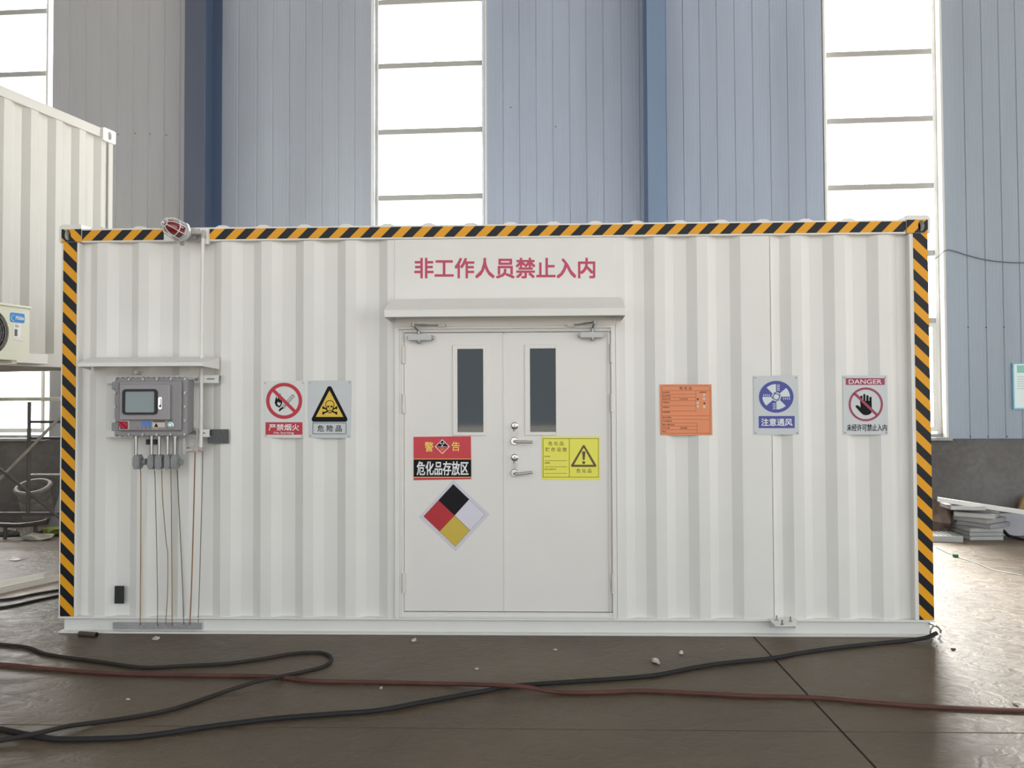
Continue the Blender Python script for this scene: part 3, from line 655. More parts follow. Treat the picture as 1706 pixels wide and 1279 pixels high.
for h, r in ((.06, .0645), (.137, .026)):
    cg.tube([cen+ax*h+(u_*math.cos(2*math.pi*i/20)+w2*math.sin(2*math.pi*i/20))*r for i in range(21)], .0032, 6)
obj('wire_guard', cg, mat('guard_white', (216, 216, 214), .35, .2), bc, smooth=True)
b = MB(); a = cen-ax*.045; bb_ = P(315, 388, -.06); b.tube([a, bb_], .034, 12, r1=.022)
b.box(P(316, 385, -.06).x, P(337, 385, -.06).x, -.085, -.035, P(320, 391, -.06).z, P(320, 382.5, -.06).z)
b.box(P(307, 395, 0).x, P(330, 395, 0).x, -.045, 0, Z(320, 400), Z(320, 382))
obj('mounting_arm', b, mat('pale_casting', (178, 174, 172)), bc, bevel=.004)
b = MB(); c = P(297, 401, -.13); b.lathe(cen-ax*.02+Vector((0, 0, -.062)), (0, 0, -1), [(0, .016), (.022, .014)], 12); obj('drain_plug', b, GREYCAST, bc)
CK = mat('cable_black', (28, 25, 25), .75, var=.3, vscale=10)
# ================================================================== SIGNS on the container (printed plates and stickers)
class Sign:
    def __init__(s, name, label, quad, y, m, th=.002, rivets=False, cat='sign'):
        s.y = y; s.k = 0
        ps = [P(u, v, y) for u, v in quad]; cz = sum((p for p in ps), Vector())/4
        s.o = obj(name, MB().prism([(p.x, p.z) for p in ps], y, y+th), m, None, origin=cz); tag(s.o, label, cat)
        if rivets:
            mx = sum(q[0] for q in quad)/4; my = sum(q[1] for q in quad)/4
            for u, v in quad:
                c = P(u+(3.2 if u < mx else -3.2), v+(3.4 if v < my else -3.4), y); b = MB(); b.lathe((c.x, y, c.z), (0, -1, 0), [(0, .0055), (.002, .0055), (.004, .003)], 10); obj('rivet', b, STEEL, s.o)
    def layer(s, name, m, up=1):
        s.k += up; s.b = MB(); s.d = s.y-.0004*s.k; s.nm = (name, m); return s
    def fn(s, u, v): return P(u, v, s.d)
    def poly(s, pts, holes=()):
        loops = [list(pts)]+[list(h) for h in holes]; tri = tessellate_polygon([[Vector((u, v, 0)) for u, v in l] for l in loops])
        s.b.add([s.fn(u, v) for l in loops for u, v in l], tri); return s
    def rect(s, x0, y0, x1, y1): return s.poly([(x0, y0), (x1, y0), (x1, y1), (x0, y1)])
    def frame(s, x0, y0, x1, y1, t): return s.poly([(x0, y0), (x1, y0), (x1, y1), (x0, y1)], [[(x0+t, y0+t), (x1-t, y0+t), (x1-t, y1-t), (x0+t, y1-t)]])
    def line(s, x0, y0, x1, y1, t):
        dx, dy = x1-x0, y1-y0; L = math.hypot(dx, dy); nx, ny = -dy/L*t/2, dx/L*t/2
        return s.poly([(x0+nx, y0+ny), (x1+nx, y1+ny), (x1-nx, y1-ny), (x0-nx, y0-ny)])
    def disc(s, cx, cy, rx, ry=None, n=28): return s.poly(ell(cx, cy, rx, ry or rx, n))
    def ring(s, cx, cy, ro, ri, n=36, k=1.0): return s.poly(ell(cx, cy, ro, ro*k, n), [ell(cx, cy, ri, ri*k, n)])
    def pie(s, cx, cy, r0, r1, a0, a1, n=8):
        f = lambda r, a: (cx+r*math.cos(math.radians(a)), cy-r*math.sin(math.radians(a)))
        return s.poly([f(r1, a0+(a1-a0)*i/n) for i in range(n+1)]+[f(r0, a1+(a0-a1)*i/n) for i in range(n+1)])
    def text(s, t, x0, y0, x1, y1, bold=.012): text_on(s.b, t, (x0, y0, x1, y1), s.fn, bold); return s
    def done(s): o = obj(s.nm[0], s.b, s.nm[1], s.o); return s
YS = YP-.004
def rtri(cx, ty, by, hw, r, n=4):            # triangle with rounded corners
    V = [Vector((cx, ty)), Vector((cx+hw, by)), Vector((cx-hw, by))]; o = []
    for i in range(3):
        p, a, b = V[i], (V[i-1]-V[i]).normalized(), (V[(i+1) % 3]-V[i]).normalized(); half = math.acos(max(-1, min(1, a.dot(b))))/2
        d = r/math.tan(half); c = p+(a+b).normalized()*(r/math.sin(half)); s0 = (p+a*d-c); s1 = (p+b*d-c)
        for k in range(n+1):
            v = s0.lerp(s1, k/n).normalized()*r+c; o.append((v.x, v.y))
    return o
# 1 no open flame
S = Sign('safety_sign', 'white sign 严禁烟火 with crossed out burning match, No burning, left of the doors', [(438.5, 634.5), (508, 634), (506.5, 729.5), (440, 729)], YS, PLATEW, rivets=True)
S.layer('lettering_panel', RED).rect(442.3, 703.2, 504, 724).done()
S.layer('match_symbol', BLACK, 0)
S.poly([(457.5, 671), (459, 664), (460.5, 659.5), (462, 665), (464, 661), (466.5, 666), (469, 664.5), (470.3, 671), (468.3, 676), (465.5, 679), (462.5, 677.5), (459.8, 676)], [[(463.5, 675), (461.6, 672.2), (463.5, 668.5), (465.3, 671.5), (467, 669.5), (467.5, 672.8), (465.6, 676)]])
S.poly([(464, 684), (466, 680.5), (470.5, 677.5), (472.5, 679.5), (469, 682.5), (466, 685)])
for o in (0, 2.6, 4.6): S.line(469.5+o*.55, 677.5+o*.75, 485.5+o*.9, 658.6+o*.55, .8)
S.line(486, 659, 488.6, 657.4, .9).line(490.5, 661.2, 488.6, 657.4, .9).line(466.2, 657.2, 467.6, 655.6, 1.4)
S.done()
S.layer('prohibition_ring', RED).ring(473.4, 667.6, 30.2, 24.3).done().layer('prohibition_bar', RED, 0).line(456, 650.5, 491, 685, 5.6).done()
S.layer('lettering', WPRINT).text('严禁烟火', 448, 706.2, 498.3, 717).text('No burning', 456.2, 718.6, 489.5, 723.6, .004).done()
# 2 dangerous goods
S = Sign('safety_sign', 'silver sign 危险品 with skull in yellow triangle, left of the doors', [(513, 634), (585.5, 633.5), (584, 729.5), (514, 729)], YS, PLATE, rivets=True)
S.layer('triangle_border', BLACK).poly(rtri(549, 638, 702.5, 32.5, 4)).done()
S.layer('triangle_field', mat('amber_print', (222, 186, 62), .5)).poly(rtri(549, 650, 694.3, 23, .3)).done()
S.layer('skull_symbol', BLACK)
S.poly([(549.5+7.6*math.cos(math.radians(t)), 673.5-7*math.sin(math.radians(t))) for t in range(-30, 211, 20)]+[(543.6, 683), (546, 686.5), (549.5, 688.5), (553, 686.5), (555.5, 683)])
for x0, y0, x1, y1 in ((538.5, 679, 560.5, 688), (560.5, 679, 538.5, 688)):
    S.line(x0, y0, x1, y1, 2.4)
    for x, y in ((x0, y0), (x1, y1)): S.disc(x, y-1.1, 1.5, n=10).disc(x, y+1.1, 1.5, n=10)
S.done()
S.layer('skull_face', mat('amber_print', (222, 186, 62)))
S.poly([(549.5+6.5*math.cos(math.radians(t)), 673.7-6*math.sin(math.radians(t))) for t in range(-40, 221, 20)]+[(545.4, 682.5), (547, 685.6), (549.5, 687), (552, 685.6), (553.8, 682.5)]).done()
S.layer('skull_features', BLACK).disc(546.8, 677, 1.9, 1.6, 12).disc(552.3, 677, 1.9, 1.6, 12).poly([(549.5, 678.6), (548.6, 680.6), (550.4, 680.6)]).line(546, 683.3, 553, 683.3, .7).line(547.5, 682.3, 547.5, 685.4, .5).line(549.5, 682.3, 549.5, 686.2, .5).line(551.5, 682.3, 551.5, 685.4, .5).done()
S.layer('lettering', BLACK).frame(520.8, 704, 577, 722.8, .7).text('危 险 品', 529, 708, 569, 718.8, .006).done()
# 3 red and black storage warning
S = Sign('warning_sticker', 'red and black warning sticker 危化品存放区 on the left door', [(689, 727.5), (784.5, 726.5), (785.2, 798), (689, 799.7)], YD-.003, mat('sticker_red', (200, 46, 58), .4), th=.0012)
S.layer('black_band', BLACK).rect(689.2, 764.8, 785, 794.6).done()
S.layer('emblem_border', WPRINT, 0).poly([(736.8, 731.6), (749.3, 743.6), (736.8, 756.2), (724.6, 743.8)]).done()
S.layer('emblem_field', BLACK).poly([(726.2, 743.6), (736.8, 733.2), (747.6, 743.6)]).done().layer('emblem_field', mat('sticker_red', (0, 0, 0)), 0).poly([(726.2, 743.9), (747.6, 743.9), (736.8, 754.7)]).done()
S.layer('trefoil', WPRINT)
for a in (30, 150, 270): S.pie(736.8, 739.6, .9, 3.7, a-24, a+24, 4)
S.done().layer('cross_ring', mat('orange_print', (226, 126, 60), .5), 0).ring(736.8, 748.3, 3.4, 2.6, 20).line(733.6, 748.3, 740, 748.3, .8).line(736.8, 745, 736.8, 751.6, .8).done()
S.layer('heading', mat('sticker_gold', (244, 206, 92), .5)).text('警', 707.8, 736, 722, 752, .01).text('告', 752.8, 735.6, 766, 751, .01).rect(689.2, 764, 785, 765).rect(689.2, 794.2, 785, 795.3).done()
S.layer('lettering', WPRINT).text('危化品存放区', 694.6, 768.5, 780.3, 791.3, .012).done()
# 4 hazard diamond
S = Sign('hazard_diamond', 'diamond sticker in black, red, white and yellow on the left door', [(755.5, 799.8), (816.2, 856.5), (759.2, 918.2), (697.5, 861)], YD-.0015, mat('sticker_pale', (206, 202, 212), .35), th=.0012)
T_, R_, B_, L_ = (755.2, 806.2), (808, 856.5), (758.5, 910.5), (705.5, 859.8); CC = (757.2, 858.3)
mid = lambda p, q: ((p[0]+q[0])/2, (p[1]+q[1])/2)
S.layer('outline', BLACK).poly([T_, R_, B_, L_]).done()
cx = lambda pts, k=.985: [(sum(p[0] for p in pts)/4*(1-k)+p[0]*k, sum(p[1] for p in pts)/4*(1-k)+p[1]*k) for p in pts]
S.layer('black_quarter', mat('diamond_black', (28, 28, 32), .6, spec=.15)).poly(cx([T_, mid(T_, R_), CC, mid(T_, L_)], 1)).done()
S.layer('red_quarter', mat('diamond_red', (176, 26, 36), .4), 0).poly(cx([L_, mid(T_, L_), CC, mid(L_, B_)], 1)).done()
S.layer('white_quarter', mat('diamond_white', (214, 210, 220), .4), 0).poly(cx([R_, mid(R_, B_), CC, mid(T_, R_)])).done()
S.layer('yellow_quarter', mat('diamond_yellow', (200, 174, 66), .4), 0).poly(cx([B_, mid(L_, B_), CC, mid(R_, B_)])).done()
# 5 yellow storage sign
S = Sign('storage_sign', 'yellow rectangular sign 危化品贮存设施 with exclamation triangle on the right door', [(902.6, 727), (999.4, 727), (999.6, 799.5), (903, 799.3)], YD-.003, mat('sticker_yellow', (232, 226, 84), .4), th=.0012)
OL = mat('olive_print', (92, 78, 40), .5)
S.layer('border', OL).frame(904.5, 730, 997.4, 795, .8).line(948.4, 730, 948.4, 795, .8)
for y in (767.3, 777.5, 788.4): S.line(907.2, y, 944.4, y, .6)
S.poly(rtri(972.5, 739.2, 777.6, 22.8, 2), [[(972.5, 745.5), (988.6, 774), (956.2, 774)]]).poly([(969.7, 753.2), (970.4, 751.6), (974.6, 751.6), (975.3, 753.2), (974, 766), (971, 766)]).disc(972.5, 770.4, 2.5, n=16).done()
S.layer('lettering', OL, 0).text('危 化 品', 913.6, 735.2, 938.8, 742, .004).text('贮 存 设 施', 908.6, 745, 944, 752, .004).text('危 化 品', 960.4, 780.6, 985.4, 787.4, .006)
S.text('单位名称:', 907, 758.9, 916.6, 761.2, .01).text('设施编码:', 907, 769.6, 916.8, 772, .01).text('负责人及联系方式:', 907, 780.3, 927, 782.8, .01).done()
# 6 orange label
S = Sign('chemical_label', 'orange form label 危化品 with printed lines, right of the doors', [(1099, 640.2), (1185.5, 640), (1187, 724.8), (1100.2, 724.6)], YS, mat('label_orange', (226, 138, 92), .45, var=.05, vscale=6), rivets=True)
BR = mat('brown_print', (126, 66, 44), .5)
S.layer('ruled_lines', BR).frame(1102.4, 642.6, 1183.4, 721.6, .6)
for y, x1 in ((650.5, 1183), (656.4, 1159.6), (661.4, 1159.6), (667.4, 1159.6), (675.6, 1159.6), (684.3, 1159.6), (692.5, 1183), (698.3, 1183), (704.5, 1161), (709.6, 1161), (715.6, 1161)): S.line(1102.6, y, x1, y, .45)
S.line(1159.6, 650.5, 1159.6, 684, .45).line(1161.4, 704.5, 1161.4, 721.4, .45).line(1133.4, 709.8, 1133.4, 715.4, .45).line(1132.6, 662, 1132.6, 667, .4).done()
S.layer('lettering', mat('dark_brown_print', (70, 46, 36), .5), 0).text('危 化 品', 1132, 644, 1152.6, 649, .008)
for t, x0, y0, x1 in (('危化品名称:', 1104, 652.2, 1116), ('危化品类别:', 1104, 657.8, 1117), ('危化品代码:', 1104, 663.2, 1117), ('危化品形态:', 1134, 663.2, 1146.4), ('主要成分:', 1104, 669, 1116), ('有害成分:', 1104, 677, 1116), ('注意事项:', 1104, 685.2, 1117), ('数字识别码:', 1104, 694, 1118.6), ('产生/收集单位:', 1104, 700, 1120), ('联系人和联系方式:', 1104, 706, 1124), ('产生日期:', 1104, 711.4, 1116), ('危化品重量:', 1134.6, 711.4, 1144.6), ('备注:', 1104, 717.4, 1110), ('危险特性', 1165, 652, 1177)):
    S.text(t, x0, y0, x1, y0+2.4, .012)
S.done()
S.layer('hazard_pictograms', WPRINT, 0)
for x, y in ((1173.2, 657.6), (1173.2, 664.2), (1162.4, 671.2), (1162.6, 676.8), (1173.4, 677.2)): S.poly([(x-2.3, y), (x, y-2.3), (x+2.3, y), (x, y+2.3)])
S.done().layer('hazard_pictograms', mat('dark_brown_print', (0, 0, 0)))
for x, y in ((1162.6, 664.6), (1173.6, 671.6)): S.poly([(x-2, y), (x, y-2), (x+2, y), (x, y+2)])
for x, y in ((1173.2, 657.6), (1173.2, 664.2), (1162.4, 671.2), (1162.6, 676.8), (1173.4, 677.2)): S.disc(x, y, .8, n=8)
S.done()
# 7 ventilation
S = Sign('safety_sign', 'silver sign 注意通风 with blue round fan symbol, right of the orange label', [(1255, 625.8), (1329.5, 625.4), (1331.6, 724), (1256.4, 724)], YS, PLATE, rivets=True)
S.layer('blue_disc', BLUE).disc(1293.2, 660.8, 28.9, 26.6, 40).rect(1264, 692.8, 1324, 713).done()
S.layer('fan_symbol', mat('pale_print', (208, 216, 218), .5))
f = lambda r, a: (1293.2+r*math.cos(math.radians(a)), 660.8-r*.92*math.sin(math.radians(a)))
for a in (91, 1, 181, 271): S.poly([f(6.2, a+1), f(23, a), f(23, a+10), f(23, a+21), f(23, a+32), f(23, a+43), f(8, a+46)])
S.ring(1293.2, 660.8, 8, 6.3, 24, .94).disc(1293.2, 660.8, 4.6, 4.4, 20)
for i in range(4):
    S.rect(1294.5, 640.8+i*2.8, 1299.2, 642+i*2.8).rect(1287.6, 671.8+i*2.8, 1292.3, 673+i*2.8).rect(1305+i*3.2, 661.8, 1306.2+i*3.2, 665.6).rect(1271.8+i*3.2, 656.4, 1273+i*3.2, 660.2)
S.done()
S.layer('lettering', WPRINT, 0).text('注意通风', 1268.4, 697, 1320, 709.3, .012).done()
# 8 danger, no entry
S = Sign('safety_sign', 'silver DANGER sign with crossed out black hand, rightmost sign on the container', [(1404, 625.6), (1478, 625), (1480, 724), (1405.3, 723.8)], YS, PLATE, rivets=True)
DR = mat('dark_red_print', (150, 54, 80), .5)
S.layer('heading_band', DR).rect(1409, 629.8, 1474, 641).done()
S.layer('hand_symbol', BLACK, 0)
hx = lambda u, v: (1390+u*.09384, 615+v*.0938)
def finger(x0, x1, top, bot): S.poly([hx(x0, bot)]+[hx(x0+(x1-x0)*(.5-.5*math.cos(t)), top+(x1-x0)*.5*(1-math.sin(t))) for t in [i*math.pi/6 for i in range(7)]]+[hx(x1, bot)])
S.poly([hx(*p) for p in ((460, 560), (662, 560), (668, 700), (660, 770), (620, 805), (560, 818), (510, 805), (460, 760), (380, 670), (376, 650), (392, 638), (420, 640), (466, 680))])
finger(458, 500, 468, 600); finger(514, 552, 436, 600); finger(568, 608, 458, 600); finger(622, 662, 486, 600)
S.done()
S.layer('prohibition_ring', DR).ring(1442.4, 673.4, 28.7, 25, 40, .985).done().layer('prohibition_bar', DR, 0).line(1422.2, 653.8, 1462.6, 692.6, 4.4).done()
S.layer('lettering', BLACK, 0).text('未经许可禁止入内', 1411, 706.4, 1477.4, 717.8, .01).done()
S.layer('heading', mat('pink_white_print', (236, 212, 220), .5), 0).text('DANGER', 1414, 632, 1468.8, 639.3, .012).done()

# dark plates
o = obj('dark_nameplate', MB().prism([(X(347), Z(360, 738.5)), (X(382), Z(360, 738.5)), (X(382), Z(360, 714.8)), (X(347), Z(360, 714.8))], -.012, -.008), mat('plate_dark_grey', (84, 86, 86), .5, var=.35, vscale=90), None, origin=P(364, 727), bevel=.001)
tag(o, 'blank dark grey plate right of the control box', 'plate')
o = obj('dark_nameplate', MB().prism([(X(191.4), Z(200, 1006)), (X(207.5), Z(200, 1006)), (X(207.5), Z(200, 976.5)), (X(191.8), Z(200, 976.5))], YP-.003, YP), mat('plate_black', (38, 40, 38), .5, var=.4, vscale=120), None, origin=P(199, 991), bevel=.0005)
tag(o, 'small blank black plate low on the container, left of the earth wires', 'plate')

# earth wires
WB = mat('wire_yellow_brown', (150, 116, 56), .5); WD_ = mat('wire_dark', (98, 92, 62), .5)
wires = [([(233, 780), (234.6, 795), (234.5, 900), (233.8, 1000), (233.6, 1042)], WB, .0036, 'leftmost'), ([(257, 782), (258.3, 800), (260.8, 900), (262.6, 1000), (262, 1042)], WD_, .0028, 'second from the left'),
         ([(269.5, 782), (271, 832), (276.8, 901), (279.6, 926), (279, 990), (275.6, 1042)], WB, .003, 'third from the left, bending'), ([(284.6, 782), (285.4, 840), (285.8, 901), (286.8, 1000), (286.5, 1042)], WB, .003, 'fourth from the left, straight'),
         ([(295.2, 782), (298, 840), (300.8, 901), (304.4, 980), (306.3, 1042)], WD_, .003, 'third from the right, slanting'), ([(325, 753), (323.5, 820), (321.4, 901), (318.6, 990), (316, 1042)], mat('wire_brown', (140, 96, 58), .5), .0042, 'second from the right, thicker'),
         ([(338, 752), (336.6, 820), (334.4, 901), (331.8, 990), (330.2, 1036)], WD_, .0028, 'rightmost')]
for pts, m, r, where in wires:
    n = len(pts); path = [P(u, v, -.13*(1-i/(n-1))-.004) for i, (u, v) in enumerate(pts)]
    path = [P(u, v, -.13*max(0, 1-2.2*i/(n-1))-.006) for i, (u, v) in enumerate(pts)]; path[-1] = P(*pts[-1], .004)
    o = obj('earth_wire', MB().tube(smooth_path(path, 5), r, 6), m, None, origin=path[-1], smooth=True)
    tag(o, 'thin hanging earth wire below the control box, %s' % where, 'wire', 'earth wires below the control box')

# ================================================================== RAISED WHITE CONTAINER at the left
yc_ = 2.8; cA = P(190, 222, yc_); ztop = cA.z; cB = G(0, 141, ztop)
ddir = (Vector((cB.x-cA.x, cB.y-cA.y, 0))).normalized()       # towards the viewer along the side
nrm = Vector((-ddir.y, ddir.x, 0)); nrm = nrm if nrm.x > 0 else -nrm
zbot = ztop-2.591; LF = Frame((cA.x, cA.y, 0), ddir, -nrm)      # x along the side, y into the container
rc = empty('storage_container', (cA.x, cA.y, zbot)); tag(rc, 'raised white container at the far left, behind the striped one', 'container')
PALE = mat('pale_grey_paint', (190, 188, 181), .45, var=.03, vscale=2)
def rp(name, b, m=PALE, bevel=.003, **k): return obj(name, b, m, rc, bevel=bevel, **k)
LN = 6.0; WDH = 2.44
rp('top_rail', MB(LF).box(.0, LN, 0, .06, ztop-.10, ztop)); rp('top_rail', MB(LF).box(.0, LN, WDH-.06, WDH, ztop-.10, ztop))
rp('base_rail', MB(LF).box(.0, LN, 0, .05, zbot, zbot+.13)); rp('base_rail', MB(LF).box(.0, LN, WDH-.05, WDH, zbot, zbot+.13))
for a in (0, LN-.06): rp('end_rail', MB(LF).box(a, a+.06, .05, WDH-.05, zbot, zbot+.13)); rp('end_rail', MB(LF).box(a, a+.06, .05, WDH-.05, ztop-.1, ztop))
for a in (0, LN-.16):
    for c_ in (0, WDH-.06):
        rp('corner_post', MB(LF).box(a+.01, a+.07, c_, c_+.06, zbot, ztop)); rp('post_lip', MB(LF).box(a+.075, a+.15, c_+.02, c_+.05, zbot+.1, ztop-.09))
for a, c_ in ((-.006, -.02), (LN-.15, -.02), (-.006, WDH-.14), (LN-.15, WDH-.14)):
    for zt in (ztop+.012, zbot+.10):
        b = MB(LF); out = rrect(a, a+.17, zt-.14, zt, .018, 3); hole = ell(a+.085, zt-.07, .03, .045, 16); b.prism(out, c_, c_+.16, [hole] if c_ < 0 else []); 
        if c_ < 0: b.mi = 1; b.prism(ell(a+.085, zt-.07, .03, .045, 16), c_+.05, c_+.06)
        rp('corner_casting', b, [WHITE, dk], 0)
prof = [(.15, .008)]; x = .16
while x < LN-.45: prof += [(x, .008), (x+.068, .008+.036), (x+.138, .044), (x+.206, .008), (x+.278, .008)]; x += .278
prof += [(LN-.15, .008)]
rp('corrugated_sheet', MB(LF).sheet(prof, zbot+.12, ztop-.09, .003), bevel=0)
b = MB(Frame((cA.x, cA.y, 0)-ddir*-.0+(-nrm)*WDH, ddir, nrm)) if False else MB(LF); b.box(.1, LN-.1, WDH-.03, WDH-.02, zbot+.12, ztop-.09); rp('far_sheet', b)
e_ = MB(LF); e_.box(.02, .03, .06, WDH-.06, zbot+.12, ztop-.09); rp('end_sheet', e_); e_ = MB(LF); e_.box(LN-.03, LN-.02, .06, WDH-.06, zbot+.12, ztop-.09); rp('end_sheet', e_)
rp('roof_sheet', MB(LF).box(.05, LN-.05, .05, WDH-.05, ztop-.02, ztop-.012)); rp('floor_deck', MB(LF).box(.05, LN-.05, .05, WDH-.05, zbot+.10, zbot+.13))
# the stand it is set on
st = empty('support_stand', LF(Vector((LN/2, WDH/2, 0)))); tag(st, 'grey steel stand carrying the raised white container', 'stand')
SG = mat('stand_grey', (120, 122, 124), .5)
for a in (.02, LN-.14):
    for c_ in (.02, WDH-.14): obj('leg', MB(LF).box(a, a+.1, c_, c_+.1, 0, zbot-.041), SG, st, bevel=.003)
    if a > 1: obj('cross_beam', MB(LF).box(a, a+.1, .0, WDH, .05, .15), SG, st, bevel=.003)
# air conditioner on its side
def onside(px, py, off):                      # a point on a plane parallel to the container side
    o = Vector((cA.x, cA.y, 0))+nrm*off; d = ray(px, py); X_ = C+d*((o-C).dot(nrm)/d.dot(nrm)); v = X_-Vector((cA.x, cA.y, 0)); return v.dot(ddir), X_.z
ao = .42; ax1, az0 = onside(48.5, 601, ao); ax0 = ax1+.80; az1 = onside(48.5, 514.5, ao)[1]
ac = empty('air_conditioner', LF(Vector((ax1+.4, -.25, az0)))); tag(ac, 'cream outdoor air conditioner unit on the raised container side', 'air conditioner')
ACM = mat('air_con_cream', (226, 226, 208), .4); AF = LF
fc = onside(-8.6, 557.5, ao); fr_r = .205
fcx, fcz = ax0-.33, (az0+az1)/2-.0
fcx = onside(15, 557, ao)[0]+.215; fr_r = .215
b = MB(AF); b.prism(rrect(ax1, ax0, az0, az1, .02, 3), -ao, -ao+.05, [ell(fcx, fcz, fr_r, fr_r, 32)]); b.box(ax1, ax0, -ao+.05, -.12, az0, az1)
obj('housing', b, ACM, ac, bevel=0); b = MB(AF); b.box(ax1-.012, ax0+.012, -ao-.012, -.11, az1, az1+.022); obj('top_cover', b, ACM, ac, bevel=.004)
GRL = mat('grille_dark', (64, 60, 62), .5)
obj('fan_recess', MB(AF).prism(ell(fcx, fcz, fr_r-.002, fr_r-.002, 32), -ao+.040, -ao+.048), mat('fan_black', (34, 32, 34), .7), ac)
gb = MB(AF)
for k in range(1, 11):
    r = fr_r*k/10.4; gb.tube([(fcx+r*math.cos(2*math.pi*i/28), -ao+.004, fcz+r*math.sin(2*math.pi*i/28)) for i in range(29)], .0035, 4, cap=False)
for k in range(16):
    a = 2*math.pi*k/16; gb.tube([(fcx+.03*math.cos(a), -ao+.008, fcz+.03*math.sin(a)), (fcx+fr_r*math.cos(a), -ao+.008, fcz+fr_r*math.sin(a))], .0035, 4)
gb.prism(ell(fcx, fcz, .035, .035, 14), -ao-.002, -ao+.01)
obj('fan_grille', gb, mat('grille_grey', (112, 106, 108), .5), ac)
fb = MB(AF)
for k in range(4):
    a = k*math.pi/2; fb.hexa([(fcx+.03*math.cos(a), -ao+.03, fcz+.03*math.sin(a)), (fcx+.19*math.cos(a), -ao+.034, fcz+.19*math.sin(a)), (fcx+.19*math.cos(a+.8), -ao+.020, fcz+.19*math.sin(a+.8)), (fcx+.03*math.cos(a+.9), -ao+.024, fcz+.03*math.sin(a+.9))],
                              [(fcx+.03*math.cos(a), -ao+.033, fcz+.03*math.sin(a)), (fcx+.19*math.cos(a), -ao+.037, fcz+.19*math.sin(a)), (fcx+.19*math.cos(a+.8), -ao+.023, fcz+.19*math.sin(a+.8)), (fcx+.03*math.cos(a+.9), -ao+.027, fcz+.03*math.sin(a+.9))])
obj('fan_blade', fb, mat('fan_grey', (70, 68, 70), .5), ac)
def aside(u, v, d=.0): s_, z_ = onside(u, v, ao+d); return LF(Vector((s_, -ao-d, z_)))
def aquad(name, q, m, d=.001, rad=None):
    (s1, z1), (s0, z0) = onside(q[0], q[1], ao+d), onside(q[2], q[3], ao+d)
    lo, hi = min(s0, s1), max(s0, s1); return obj(name, MB(AF).prism(rrect(lo, hi, min(z0, z1), max(z0, z1), rad or .002, 3), -ao-d, -ao), m, ac)
aquad('brand_label', (17.2, 520, 41, 538.5), mat('label_sky_blue', (50, 140, 214), .4), .002, .014)
b = MB(); text_on(b, 'Midea', (26.5, 526, 39.8, 532.6), lambda u, v: aside(u, v+ (u-30)*.06, .0035), .02); obj('brand_lettering', b, WPRINT, ac)
b = MB(); pts = [(22.4+3.6*math.cos(t*math.pi/10), 529.4-4.6*math.sin(t*math.pi/10)) for t in range(4, 17)]
for (u0, v0), (u1, v1) in zip(pts, pts[1:]): b.tube([aside(u0, v0, .0025), aside(u1, v1, .0025)], .0028, 4)
obj('brand_emblem', b, WPRINT, ac)
aquad('rating_label', (22.5, 539, 35, 563), mat('label_white', (238, 238, 236), .5), .0015); aquad('rating_barcode', (24.6, 548, 29, 560), mat('barcode_grey', (96, 92, 92), .5), .0025)
b = MB(); text_on(b, 'Ex', (26, 540.5, 31.6, 545), lambda u, v: aside(u, v, .003), .0); obj('rating_lettering', b, BLACK, ac)
for q in ((36, 551, 40.5, 552), (35.5, 558.5, 41.5, 560), (22, 565.5, 40, 567.5)): aquad('side_slot', q, mat('slot_pale', (244, 244, 236), .4), .003)
b = MB(AF); b.box(ax1-.03, ax1, -ao+.03, -ao+.12, onside(50, 551, ao)[1], onside(50, 518, ao)[1]); obj('valve_cover', b, mat('valve_white', (234, 234, 230), .4), ac, bevel=.006)
for s_ in (ax1+.1, ax0-.14): b = MB(AF); b.box(s_, s_+.05, -ao+.02, -.05, az0-.03, az0); b.box(s_, s_+.05, -.05, .006, az0-.03, az0+.2); obj('wall_bracket', b, ACM, ac, bevel=.002)
# ledge beam below the unit
l1 = onside(72, 620, .03); 
o = obj('box_beam', MB(LF).box(l1[0], LN-.3, -.09, -.002, zbot+.02, zbot+.115), WHITE, None, origin=LF(Vector((l1[0], -.05, zbot+.02))), bevel=.003)
o.parent = None; tag(o, 'white box beam fixed along the foot of the raised container', 'beam')

# ================================================================== LEFT: scaffold, tub, scraps
TB = mat('scaffold_tube', (184, 180, 172), .5, .1, var=.25, vscale=12); TBD = mat('scaffold_tube_dark', (92, 88, 86), .5, .5)
ysc = 3.45
sf = empty('scaffold_frame', P(48, 860, ysc)*1); sf.location.z = 0; tag(sf, 'tubular scaffold frame with plank and diagonal braces at the far left', 'scaffold')
def stube(name, p, q, r, m, y=ysc, y2=None): return obj(name, MB().tube([P(p[0], p[1], y), P(q[0], q[1], y if y2 is None else y2)], r, 8), m, sf, smooth=True)
obj('plank', MB().box(P(-70, 664, ysc).x, P(118, 664, ysc).x, ysc-.02, ysc+.25, P(50, 668, ysc).z, P(50, 661.5, ysc).z), mat('plank_pale', (222, 222, 206), .7, var=.25, vscale=9), sf, bevel=.003)
stube('upright', (49, 669), (47, 853), .021, TBD)
for x in (-66, 116):
    a = P(x, 669, ysc); obj('leg', MB().tube([(a.x, ysc, 0), (a.x, ysc, a.z)], .024, 8), TBD, sf, smooth=True); obj('leg', MB().tube([(a.x, ysc+.23, 0), (a.x, ysc+.23, a.z)], .024, 8), TBD, sf, smooth=True)
stube('ledger', (50, 702.5), (118, 702.5), .016, TBD); stube('ledger', (50, 729.5), (118, 729.5), .016, TBD); stube('ledger', (51, 790.5), (118, 790.5), .011, TB)
b = MB(); b.box(P(-66, 855, ysc).x, P(116, 855, ysc).x, ysc-.02, ysc+.02, P(50, 859, ysc).z, P(50, 853, ysc).z); obj('bottom_rail', b, TBD, sf, bevel=.003)
